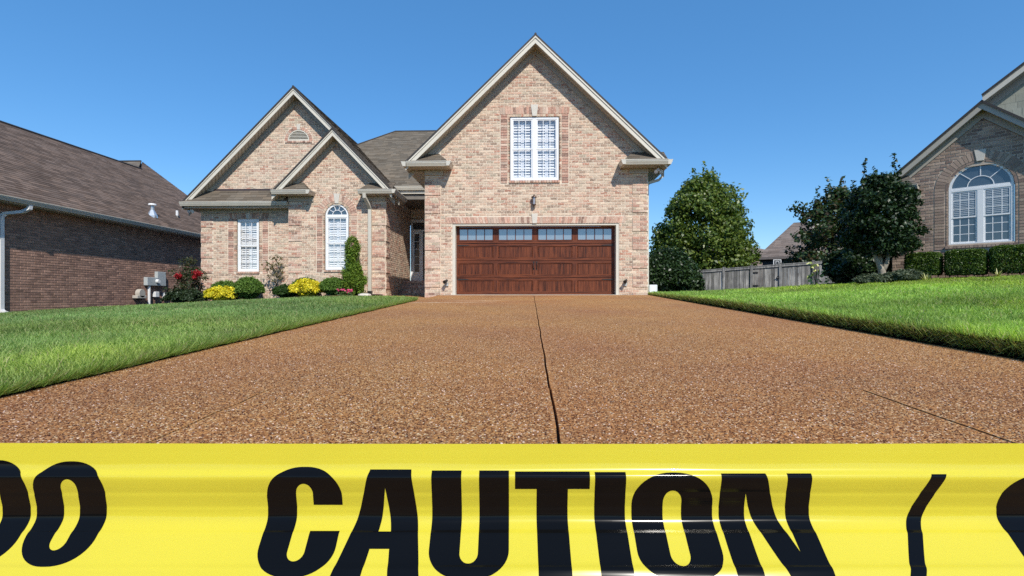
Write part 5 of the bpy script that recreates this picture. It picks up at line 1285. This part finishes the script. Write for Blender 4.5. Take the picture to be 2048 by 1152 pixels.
# spreading dark shrub and red flowering shrub at the corner
shrub('spreading_shrub', 'low spreading dark green shrub at the left house corner', (-11.65, 17.45, gz(-11.65, 17.45) - 0.05), 0.60, 0.4, 0.50, 7000, 0.045, [(0.03, 0.05, 0.02), (0.045, 0.07, 0.03)], 38, mat='leaf', elong=2.0, lump=0.2)
base = (-11.75, 17.75, gz(-11.75, 17.75))
rt = tree('red_flowering_shrub', 'loose dark shrub with two clusters of red flowers', base, [(0.15, 0.35), (0.5, 0.66), (0.95, 0.60), (1.4, 0.34), (1.68, 0.10)], 95, 0.14, 1500, 0.045, [(0.045, 0.06, 0.02), (0.07, 0.06, 0.025), (0.035, 0.055, 0.02)], 39, 1.1, 0.02, 9, cat='shrub', lump=0.3)
for (dx, dy, dz, q) in ((-0.12, -0.35, 0.95, 0.12), (0.50, -0.3, 1.04, 0.14), (0.40, -0.3, 0.90, 0.08)):
    P, F_, C_ = clumps_leaves([(base[0] + dx, base[1] + dy, base[2] + dz, q, 0.8)], 9000, 0.05, [(0.42, 0.02, 0.03), (0.50, 0.04, 0.05), (0.30, 0.015, 0.02)], int(dz * 1000), 1.2)
    np_mesh('flower_cluster', P, F_, MAT['petal'], rt, C_)
# bare-ish sapling
base = (-8.88, 18.2, gz(-8.88, 18.2))
tree('sapling', 'thin sapling with sparse brownish leaves against the brick', base, [(0.62, 0.12), (0.85, 0.42), (1.15, 0.46), (1.4, 0.30), (1.62, 0.10)], 34, 0.085, 1300, 0.045, [(0.14, 0.13, 0.045), (0.20, 0.14, 0.06), (0.09, 0.10, 0.03)], 41, 1.45, 0.016, 16, cat='sapling', rmin=0.2, lump=0.3)
# arborvitae: one tall and one lower tuft grown together
base = (-5.92, 17.55, gz(-5.92, 17.55))
t = thing('arborvitae', base, 'tall narrow bright green arborvitae beside the downspout', 'evergreen')
cl = []
g_ = random.Random(5)
for (cx, cy, z0, z1, R) in ((-0.06, 0.05, 0.1, 1.92, 0.36), (0.07, -0.16, 0.05, 0.98, 0.43)):
    for i in range(170):
        f = g_.random(); R_z = R * (1 - max(0, (f - 0.55) / 0.45) ** 2.2) ** 0.5 * (0.8 + 0.2 * math.sin(f * 11 + cx * 40)); a = g_.uniform(0, 6.283); k = g_.uniform(0.55, 0.95)
        cl.append((base[0] + cx + R_z * k * math.cos(a), base[1] + cy + R_z * k * math.sin(a), base[2] + z0 + (z1 - z0) * f, g_.uniform(0.06, 0.11), 1.6))
P, F_, C_ = clumps_leaves(cl, 9000, 0.024, [(0.135, 0.22, 0.026), (0.19, 0.285, 0.032), (0.09, 0.165, 0.022)], 43, 3.0, 0.9, 0.3)
np_mesh('foliage', P, F_, MAT['needle'], t, C_); trunk_limbs('trunk', t, base, 1.4, 0.03, 6, 3)
# pink bedding flowers
base = (-6.02, 16.98, gz(-6.02, 16.98)); t = thing('pink_flowers', base, 'cluster of pink flowers at the front edge of the bed', 'flowers')
g_ = np.random.default_rng(3)
P, F_, C_ = clumps_leaves([(base[0] + dx, base[1], base[2] + 0.06, 0.12, 0.6) for dx in (-0.2, -0.1, 0, 0.1, 0.2)], 4000, 0.03, [(0.06, 0.12, 0.03), (0.09, 0.15, 0.04)], 3)
np_mesh('leaves', P, F_, MAT['leaf'], t, C_)
for i in range(16):
    x, y, z = base[0] + g_.uniform(-0.26, 0.26), base[1] + g_.uniform(-0.1, 0.08), base[2] + g_.uniform(0.10, 0.22)
    P, F_, C_ = clumps_leaves([(x, y, z, 0.035, 0.7)], 30000, 0.026, [(0.75, 0.10, 0.28), (0.85, 0.22, 0.40)], 60 + i, 1.1); np_mesh('bloom', P, F_, MAT['petal'], t, C_)
st = MB(); st.lathe((-5.35, 16.95, -0.01), [(0.22, 0), (0.20, 0.05), (0.10, 0.075)], 9)
tag(st.build('edging_stone', MAT['stone']), 'pale flat stone at the end of the bed near the walkway', 'stone')

# right side -----------------------------------------------------------
DARK = [(0.028, 0.058, 0.016), (0.04, 0.075, 0.02), (0.018, 0.038, 0.013)]
MIDG = [(0.095, 0.15, 0.022), (0.13, 0.185, 0.028), (0.07, 0.115, 0.02), (0.15, 0.19, 0.03)]
bx_, by_ = 10.15, 31.0
tree('round_tree', 'big round leafy green tree right of the garage', (bx_, by_, -0.9), [(0.9, 1.9), (1.8, 2.75), (3.2, 3.05), (4.6, 2.95), (5.8, 2.55), (6.8, 1.85), (7.6, 1.1), (8.2, 0.4)], 460, 0.50, 440, 0.115, MIDG, 51, 5.5, 0.18, 14,
     sprigs=((0.1, 0, 7.4, 8.75, 0.22), (-0.55, 0, 7.0, 8.3, 0.22), (0.6, 0, 6.9, 8.4, 0.2), (2.7, 0, 4.2, 5.0, 0.25), (2.9, -0.5, 3.0, 3.9, 0.25)), rmin=0.5, lump=0.08)
shrub('corner_shrub', 'dark glossy round shrub beside the right garage corner', (5.35, 20.2, gr(5.35, 20.2) - 0.05), 0.98, 0.9, 2.05, 15000, 0.065, DARK, 52, mat='gloss_leaf', elong=1.8, lump=0.05, cat='shrub')
shrub('corner_shrub', 'narrow dark shrub between round shrub and fence end', (7.1, 23.5, -0.5), 0.6, 0.6, 1.9, 5000, 0.07, DARK, 53, mat='gloss_leaf', elong=1.8, lump=0.15)
tree('loose_tree', 'tall open tree with upright shoots behind the fence', (15.8, 27.6, -0.5), [(0.6, 1.3), (1.6, 2.15), (3.2, 2.35), (4.4, 1.95), (5.2, 1.5), (5.9, 0.8)], 250, 0.38, 420, 0.115, [(0.035, 0.068, 0.022), (0.05, 0.088, 0.028), (0.028, 0.05, 0.017), (0.042, 0.075, 0.02), (0.08, 0.055, 0.022)], 54, 4.6, 0.09, 14,
     sprigs=((-0.9, 0, 4.8, 6.1, 0.26), (-0.35, 0, 5.4, 6.6, 0.24), (0.35, 0, 5.5, 6.6, 0.26), (0.9, 0, 5.0, 6.4, 0.24), (-1.6, 0, 3.9, 4.9, 0.24)), rmin=0.3, lump=0.3)
tree('holly_tree', 'dense dark glossy tree with pale forked trunk before the angled house', (9.22, 14.1, gr(9.22, 14.1) - 0.02), [(0.80, 0.60), (1.0, 0.90), (1.5, 0.98), (2.1, 0.92), (2.5, 0.70), (2.8, 0.35)], 340, 0.17, 2300, 0.055, [(0.020, 0.044, 0.013), (0.03, 0.06, 0.016), (0.014, 0.03, 0.011)], 55, 1.5, 0.05, 8,
     sprigs=((-0.40, 0, 2.3, 3.25, 0.08), (-0.20, -0.1, 2.3, 3.0, 0.07), (0.36, 0, 2.4, 3.4, 0.09), (0.50, 0, 2.2, 3.05, 0.08)), mat='gloss_leaf', rmin=0.45, elong=1.6, lump=0.08)
holly = [o for o in COL.objects if o.name == 'holly_tree'][0]; b0 = Vector((9.17, 13.95, gr(9.17, 13.95) - 0.03)); m = MB()
m.tube([b0, b0 + Vector((0.01, 0, 0.12)), b0 + Vector((0.0, 0, 0.34)), b0 + Vector((-0.12, 0, 0.60)), b0 + Vector((-0.30, 0, 1.0))], [0.12, 0.095, 0.085, 0.055, 0.035], 9)
m.tube([b0 + Vector((0.0, 0, 0.30)), b0 + Vector((0.12, 0, 0.55)), b0 + Vector((0.24, 0.02, 1.0))], [0.07, 0.055, 0.03], 9); m.tube([b0 + Vector((0.0, 0.02, 0.32)), b0 + Vector((0.02, 0.1, 0.7)), b0 + Vector((0.0, 0.15, 1.1))], [0.06, 0.045, 0.03], 8)
m.build('fork', M('pale_bark', (0.30, 0.26, 0.20), rough=0.9, nscale=8, namt=0.2, fine=40, fineamt=0.2), holly, smooth=True)
shrub('fence_shrub', 'dark green mounded shrub in front of the fence end', (10.55, 17.9, gr(10.55, 17.9) - 0.05), 0.62, 0.6, 1.15, 8000, 0.06, [(0.022, 0.045, 0.014), (0.03, 0.055, 0.018)], 56, mat='leaf', elong=1.8, lump=0.15)
shrub('fence_shrub', 'low dark shrub in the shade behind the glossy tree', (10.2, 16.0, gr(10.2, 16.0) - 0.05), 0.9, 0.7, 0.9, 7000, 0.06, DARK, 57, mat='leaf', elong=1.8, lump=0.15)
def hedge(label, u0, u1, d0, d1, z0, z1, seed):
    t = thing('clipped_hedge', tuple(R_.p((u0 + u1) / 2, z0, (d0 + d1) / 2)), label, 'hedge', 'clipped box hedges below the arched window'); g_ = np.random.default_rng(seed); n = 26000
    q = g_.uniform(-1, 1, (n, 3)); ax = g_.choice(3, n, p=[0.25, 0.4, 0.35]); sg = np.sign(q[np.arange(n), ax]); dep = g_.uniform(0.86, 1.02, n); sg2 = np.where(ax == 2, 1.0, sg)
    q[np.arange(n), ax] = sg2 * dep; out = np.zeros((n, 3)); out[np.arange(n), ax] = sg2
    nr = np.abs(q).max(1) ; rr_ = (np.abs(q) ** 7).sum(1) ** (1 / 7); q = q / np.maximum(rr_, 0.9)[:, None] * np.minimum(nr, 1.03)[:, None]
    q += 0.02 * np.sin(q[:, [1, 2, 0]] * 9 + seed)
    U = (u0 + u1) / 2 + q[:, 0] * (u1 - u0) / 2; D_ = (d0 + d1) / 2 + q[:, 1] * (d1 - d0) / 2; Z_ = (z0 + z1) / 2 + q[:, 2] * (z1 - z0) / 2
    O = np.array(R_.o); uu = np.array(R_.u); nn_ = np.array(R_.n)
    pos = O + U[:, None] * uu + D_[:, None] * nn_ + Z_[:, None] * np.array([0, 0, 1.0]); ov = out[:, [0]] * uu + out[:, [1]] * nn_ + out[:, [2]] * np.array([0, 0, 1.0])
    P, F_, C_ = leaf_cloud(pos, ov, 0.026, [(0.075, 0.135, 0.016), (0.055, 0.10, 0.014), (0.11, 0.175, 0.022)], g_, 1.6, 0.2, 0.45)
    np_mesh('foliage', P, F_, MAT['leaf'], t, C_)
    ms = MB()
    for i in range(5): ms.tube([R_.p(u0 + (u1 - u0) * (i + 0.5) / 5, z0 - 0.12, (d0 + d1) / 2), R_.p(u0 + (u1 - u0) * (i + 0.5) / 5, z0 + 0.3, (d0 + d1) / 2)], 0.012, 5)
    tag(ms.build('stems', MAT['bark'], t), kind='stuff')
hedge('clipped square hedge beside the dark glossy tree', -0.62, 0.12, 0.35, 0.95, 0.60, 1.20, 61)
hedge('clipped square hedge under the left half of the arched window', 0.20, 0.99, 0.35, 0.98, 0.58, 1.22, 62)
hedge('clipped square hedge at the right edge under the arched window', 1.04, 2.1, 0.35, 1.0, 0.60, 1.27, 63)
hedge('clipped square hedge far right below the shake gable', 2.15, 3.2, 0.35, 1.0, 0.62, 1.27, 64)
# mulch bed along the angled house
xs = np.linspace(-3.0, 4.5, 26); dd = np.linspace(-0.1, 1.6, 7); U, D_ = np.meshgrid(xs, dd)
X = RH_O.x + U * RH_U.x + D_ * RH_N.x; Y = RH_O.y + U * RH_U.y + D_ * RH_N.y
V = np.stack([X.ravel(), Y.ravel(), (zright(X, Y) + 0.012).ravel()], 1); i, j = np.meshgrid(np.arange(25), np.arange(6)); a = (j * 26 + i).ravel()
tag(np_mesh('planting_bed', V, np.stack([a, a + 1, a + 27, a + 26], 1), MAT['mulch'], smooth=True), kind='structure')
JUN = [(0.10, 0.125, 0.075), (0.075, 0.10, 0.06), (0.14, 0.165, 0.10)]
shrub('juniper', 'low grey-green juniper left of the forked trunk', (8.62, 13.45, gr(8.62, 13.45) - 0.02), 0.36, 0.28, 0.26, 5000, 0.03, JUN, 65, elong=3, group='low junipers by the glossy tree', lump=0.2)
shrub('juniper', 'low grey-green juniper right of the forked trunk', (9.22, 13.2, gr(9.22, 13.2) - 0.02), 0.40, 0.28, 0.30, 5000, 0.03, JUN, 66, elong=3, group='low junipers by the glossy tree', lump=0.2)
def spiky(name, label, c, n, L_, cols, seed, w_=0.012, spread=1.0):
    t = thing(name, c, label, 'plant'); g_ = random.Random(seed)
    for i in range(n):
        a = g_.uniform(0, 6.283); e = g_.uniform(0.35, 1.3); l = L_ * g_.uniform(0.6, 1.1); dx, dy, dz = math.cos(a) * math.cos(e) * spread, math.sin(a) * math.cos(e) * spread, math.sin(e)
        p = [Vector(c) + Vector((dx, dy, dz)) * l * f + Vector((0, 0, -0.35 * l * f * f * (1.2 - dz))) for f in (0, 0.4, 0.75, 1.0)]; sx = Vector((-math.sin(a), math.cos(a), 0)); m = MB(); c_ = cols[i % len(cols)]
        ws = (w_ * 0.6, w_, w_ * 0.75, 0.001); m.add([q + sx * s_ * k for q, k in zip(p, ws) for s_ in (-1, 1)], [(0, 1, 3, 2), (2, 3, 5, 4), (4, 5, 7, 6)], c_); m.build('leaf', MAT['leaf'], t, smooth=True)
YEL = [(0.42, 0.42, 0.12), (0.55, 0.52, 0.20), (0.25, 0.32, 0.08)]
spiky('variegated_plant', 'small yellow-striped tuft beside the right juniper', (9.42, 12.75, gr(9.42, 12.75)), 34, 0.26, YEL, 71)
q = R_.p(1.22, 0, 1.35); spiky('variegated_plant', 'small yellow-striped tuft in front of the right hedge', (q.x, q.y, gr(q.x, q.y)), 22, 0.26, YEL, 72)
c = (9.72, 18.1, gr(9.72, 18.1)); t = thing('yellow_leaf_plant', c, 'upright plant with large pale yellow leaves before the fence', 'plant')
g_ = random.Random(12); m = MB()
for i in range(5): a = g_.uniform(0, 6.28); m.tube([c, (c[0] + 0.15 * math.cos(a), c[1] + 0.15 * math.sin(a), c[2] + g_.uniform(0.6, 1.0))], [0.012, 0.006], 5)
m.build('stems', MAT['bark'], t); tag(t.children[-1], kind='stuff')
for i in range(44):
    a = g_.uniform(0, 6.28); z = c[2] + g_.uniform(0.15, 0.85); rr = g_.uniform(0.05, 0.28); p = Vector((c[0] + rr * math.cos(a), c[1] - 0.1 + rr * math.sin(a), z)); d_ = Vector((math.cos(a) * 0.6, math.sin(a) * 0.6 - 0.3, g_.uniform(-0.7, 0.3))).normalized(); s_ = d_.cross(Vector((0.2, -1, 0.6))).normalized(); L_ = g_.uniform(0.14, 0.22); m = MB()
    m.add([p, p + d_ * L_ * 0.4 + s_ * 0.045, p + d_ * L_, p + d_ * L_ * 0.4 - s_ * 0.045], [(0, 1, 2, 3)], [(0.70, 0.70, 0.28), (0.55, 0.60, 0.18), (0.26, 0.34, 0.08)][i % 3]); m.build('leaf', MAT['leaf'], t)

# ------------------------------------------------------------------ caution tape, close to the lens
ZT = 0.24; PXM = ZT / F_PX                    # metres per photo pixel at the tape
TAPE_C = (0.70, 0.61, 0.045)
def tape_mat(name, col, rough, coat):
    m, nt, b, out = new_mat(name)
    b.inputs['Base Color'].default_value = (*col, 1); b.inputs['Roughness'].default_value = rough
    b.inputs['Specular IOR Level'].default_value = 0.5 if col[0] > 0.3 else 0.18; b.inputs['Coat Weight'].default_value = coat; b.inputs['Coat Roughness'].default_value = 0.07
    if col[0] > 0.3:
        tr = N(nt, 'ShaderNodeBsdfTranslucent'); tr.inputs[0].default_value = (*col, 1); mx = N(nt, 'ShaderNodeMixShader'); mx.inputs[0].default_value = 0.2
        nt.links.new(b.outputs[0], mx.inputs[1]); nt.links.new(tr.outputs[0], mx.inputs[2]); nt.links.new(mx.outputs[0], out.inputs[0])
    v = coords(nt, (3, 3, 260)); h = noise(nt, v, 1.0, 2); bump(nt, b, h, 0.05, 0.002)
    return m
tape_y = tape_mat('yellow_tape_film', TAPE_C, 0.22, 0.3); tape_k = tape_mat('black_tape_ink', (0.004, 0.004, 0.004), 0.13, 0.0)
# tilt of the film over its height (photo rows), integrated to a depth profile
rows = [(880, 3), (925, 4), (938, 20), (947, 46), (954, 12), (962, -12), (984, -20), (989, -2), (994, -14), (1012, -12), (1017, 6), (1022, -4), (1030, 6), (1044, 30), (1058, 37), (1063, 48), (1070, 33), (1100, 33), (1124, 34), (1133, 47), (1141, 28), (1160, 22), (1190, 5), (1240, -12)]
yy = np.arange(886.0, 1226.0, 1.0); tl = np.interp(yy, [p[0] for p in rows], [p[1] for p in rows]); kern = np.array([1, 2, 3, 2, 1]) / 9.0; tl = np.convolve(np.pad(tl, 2, mode='edge'), kern, mode='valid')
dep = np.cumsum(-np.tan(np.radians(tl))) * PXM; dep -= dep[0]
TB0 = EYE + CF * ZT
def tape_pt(xp, yp, off=0.0):
    """xp: photo column at the nominal depth, yp: row; the film's surface point, lifted 'off' towards the viewer."""
    u = (xp - 1024) * PXM
    yp = yp + 1.8 * (1 - ((xp - 1150) / 1150) ** 2) if abs(xp - 1150) < 2300 else yp - 5.4
    wob_ = 0.0006 * math.sin(u * 23 + 1.3) + 0.00035 * math.sin(u * 61 + yp * 0.02)
    amp = 1.0 + 0.10 * math.sin(u * 11 + 0.6)
    d = float(np.interp(yp, yy, dep)) * amp + wob_
    v = -(yp - 598) * PXM * (1 + d / ZT)
    return EYE + CR * u + CF * (ZT + d - off) + Z3 * v
tape = thing('caution_tape', tuple(EYE + CF * ZT - Z3 * 0.105), 'yellow caution tape with black lettering stretched across the foreground', 'tape')
tx = np.arange(-7600, 9700, 40.0); ty_ = yy[::2]; V = []; droop = lambda xp: 2.5 * math.sin((xp - 300) / 900)
for yv in ty_:
    for xv in tx: V.append(tape_pt(xv, yv))
nx, ny = len(tx), len(ty_); i, j = np.meshgrid(np.arange(nx - 1), np.arange(ny - 1)); a = (j * nx + i).ravel()
np_mesh('film', np.array([tuple(p) for p in V]), np.stack([a, a + 1, a + nx + 1, a + nx], 1), tape_y, tape, smooth=True)
# letter outlines, in photo pixels at the film's nominal depth (x from the picture centre)
def rr_pts(x0, x1, y0, y1, rx, ry, k=12):
    o = []
    for (cx, cy, a0) in ((x1 - rx, y0 + ry, -90), (x1 - rx, y1 - ry, 0), (x0 + rx, y1 - ry, 90), (x0 + rx, y0 + ry, 180)):
        o += [(cx + rx * math.cos(math.radians(a0 + 90 * i / k)), cy + ry * math.sin(math.radians(a0 + 90 * i / k))) for i in range(k + 1)]
    return o
def arc(cx, cy, rx, ry, a0, a1, k=14):
    return [(cx + rx * math.cos(math.radians(a0 + (a1 - a0) * i / k)), cy + ry * math.sin(math.radians(a0 + (a1 - a0) * i / k))) for i in range(k + 1)]
def glyph_O(x0, x1, y0, y1, st): return [rr_pts(x0, x1, y0, y1, (x1 - x0) * 0.47, 62), rr_pts(x0 + st, x1 - st, y0 + 36, y1 - 33, (x1 - x0 - 2 * st) * 0.5, (x1 - x0 - 2 * st) * 0.62)]
def glyph_D(x0, x1, y0, y1, st): return [[(x0, y0)] + arc(x1 - 62, y0 + 62, 62, 62, -90, 0) + arc(x1 - 62, y1 - 62, 62, 62, 0, 90) + [(x0, y1)], [(x0 + st, y0 + 36)] + arc(x1 - st - 16, y0 + 52, 16, 16, -90, 0) + arc(x1 - st - 16, y1 - 50, 16, 16, 0, 90) + [(x0 + st, y1 - 34)]]
def glyph_C(x0, x1, y0, y1, st):
    w_ = x1 - x0; ir = (w_ - 2 * st) / 2; rx = w_ * 0.47
    o = [(x1, y0 + 76)] + [(x1, y0 + 62)] + arc(x1 - rx, y0 + 62, rx, 62, 0, -90) + arc(x0 + rx, y0 + 62, rx, 62, -90, -180) + arc(x0 + rx, y1 - 62, rx, 62, 180, 90) + arc(x1 - rx, y1 - 62, rx, 62, 90, 0) + [(x1, y0 + 128), (x1 - st, y0 + 128)]
    o += arc((x0 + x1) / 2, y1 - 33 - ir * 1.2, ir, ir * 1.2, 0, 90) + arc((x0 + x1) / 2, y1 - 33 - ir * 1.2, ir, ir * 1.2, 90, 180)[1:] + arc((x0 + x1) / 2, y0 + 34 + ir * 1.2, ir, ir * 1.2, 180, 270) + arc((x0 + x1) / 2, y0 + 34 + ir * 1.2, ir, ir * 1.2, 270, 360)[1:] + [(x1 - st, y0 + 76)]
    return [o]
def glyph_U(x0, x1, y0, y1, st):
    ir = (x1 - x0 - 2 * st) / 2; rx = (x1 - x0) * 0.46
    return [[(x0, y0), (x0 + st, y0), (x0 + st, y1 - 33 - ir * 1.2)] + arc((x0 + x1) / 2, y1 - 33 - ir * 1.2, ir, ir * 1.2, 180, 90)[1:] + arc((x0 + x1) / 2, y1 - 33 - ir * 1.2, ir, ir * 1.2, 90, 0)[1:] + [(x1 - st, y0), (x1, y0)] + arc(x1 - rx, y1 - 60, rx, 60, 0, 90) + arc(x0 + rx, y1 - 60, rx, 60, 90, 180)]
letters = [
    ('D', glyph_D(-1104, -962, 920, 1134, 56)), ('O', glyph_O(-950, -808, 922, 1133, 55)), ('C', glyph_C(-486, -337, 932, 1154, 58)),
    ('A', [[(-282, 937), (-200, 937), (-171, 1160), (-230, 1160), (-235, 1096), (-272, 1096), (-281, 1160), (-338, 1160)], [(-251, 974), (-237, 1061), (-261, 1061)]]),
    ('U', glyph_U(-159, -6, 939, 1158, 59)), ('T', [[(6, 941), (154, 941), (154, 976), (111, 976), (111, 1161), (49, 1161), (49, 976), (6, 976)]]),
    ('I', [[(164, 942), (225, 942), (225, 1162), (164, 1162)]]), ('O', glyph_O(238, 399, 943, 1163, 62)),
    ('N', [[(412, 945), (500, 945), (545, 1102), (542, 945), (590, 945), (590, 1165), (512, 1165), (463, 984), (461, 1165), (412, 1165)]]),
    ('slash', [[(826, 947), (856, 947), (752, 1166), (722, 1166)]]), ('C', glyph_C(967, 1116, 950, 1172, 58))]
for nm, loops in letters:
    cu = bpy.data.curves.new('outline', 'CURVE'); cu.dimensions = '2D'; cu.fill_mode = 'BOTH'
    for lp in loops:
        sp = cu.splines.new('POLY'); sp.points.add(len(lp) - 1); sp.use_cyclic_u = True
        for k, (x, y) in enumerate(lp): sp.points[k].co = (x, -y, 0, 1)
    co = bpy.data.objects.new('outline', cu); me = bpy.data.meshes.new_from_object(co); bpy.data.objects.remove(co); bpy.data.curves.remove(cu)
    bm = bmesh.new(); bm.from_mesh(me); bpy.data.meshes.remove(me)
    bmesh.ops.remove_doubles(bm, verts=bm.verts, dist=0.01)
    for yv in np.arange(920.5, 1176, 2.0): bmesh.ops.bisect_plane(bm, geom=bm.verts[:] + bm.edges[:] + bm.faces[:], plane_co=(0, -yv, 0), plane_no=(0, 1, 0))
    for xv in range(-1120, 1130, 40): bmesh.ops.bisect_plane(bm, geom=bm.verts[:] + bm.edges[:] + bm.faces[:], plane_co=(xv, 0, 0), plane_no=(1, 0, 0))
    base = Vector(tape.location)
    for v in bm.verts: v.co = tape_pt(1024 + v.co.x, -v.co.y, 0.00012) - base
    for f in bm.faces: f.smooth = True
    me = bpy.data.meshes.new('letter'); bm.to_mesh(me); bm.free(); me.materials.append(tape_k)
    o = bpy.data.objects.new('slash' if nm == 'slash' else 'letter', me); COL.objects.link(o); o.parent = tape
#MARK3
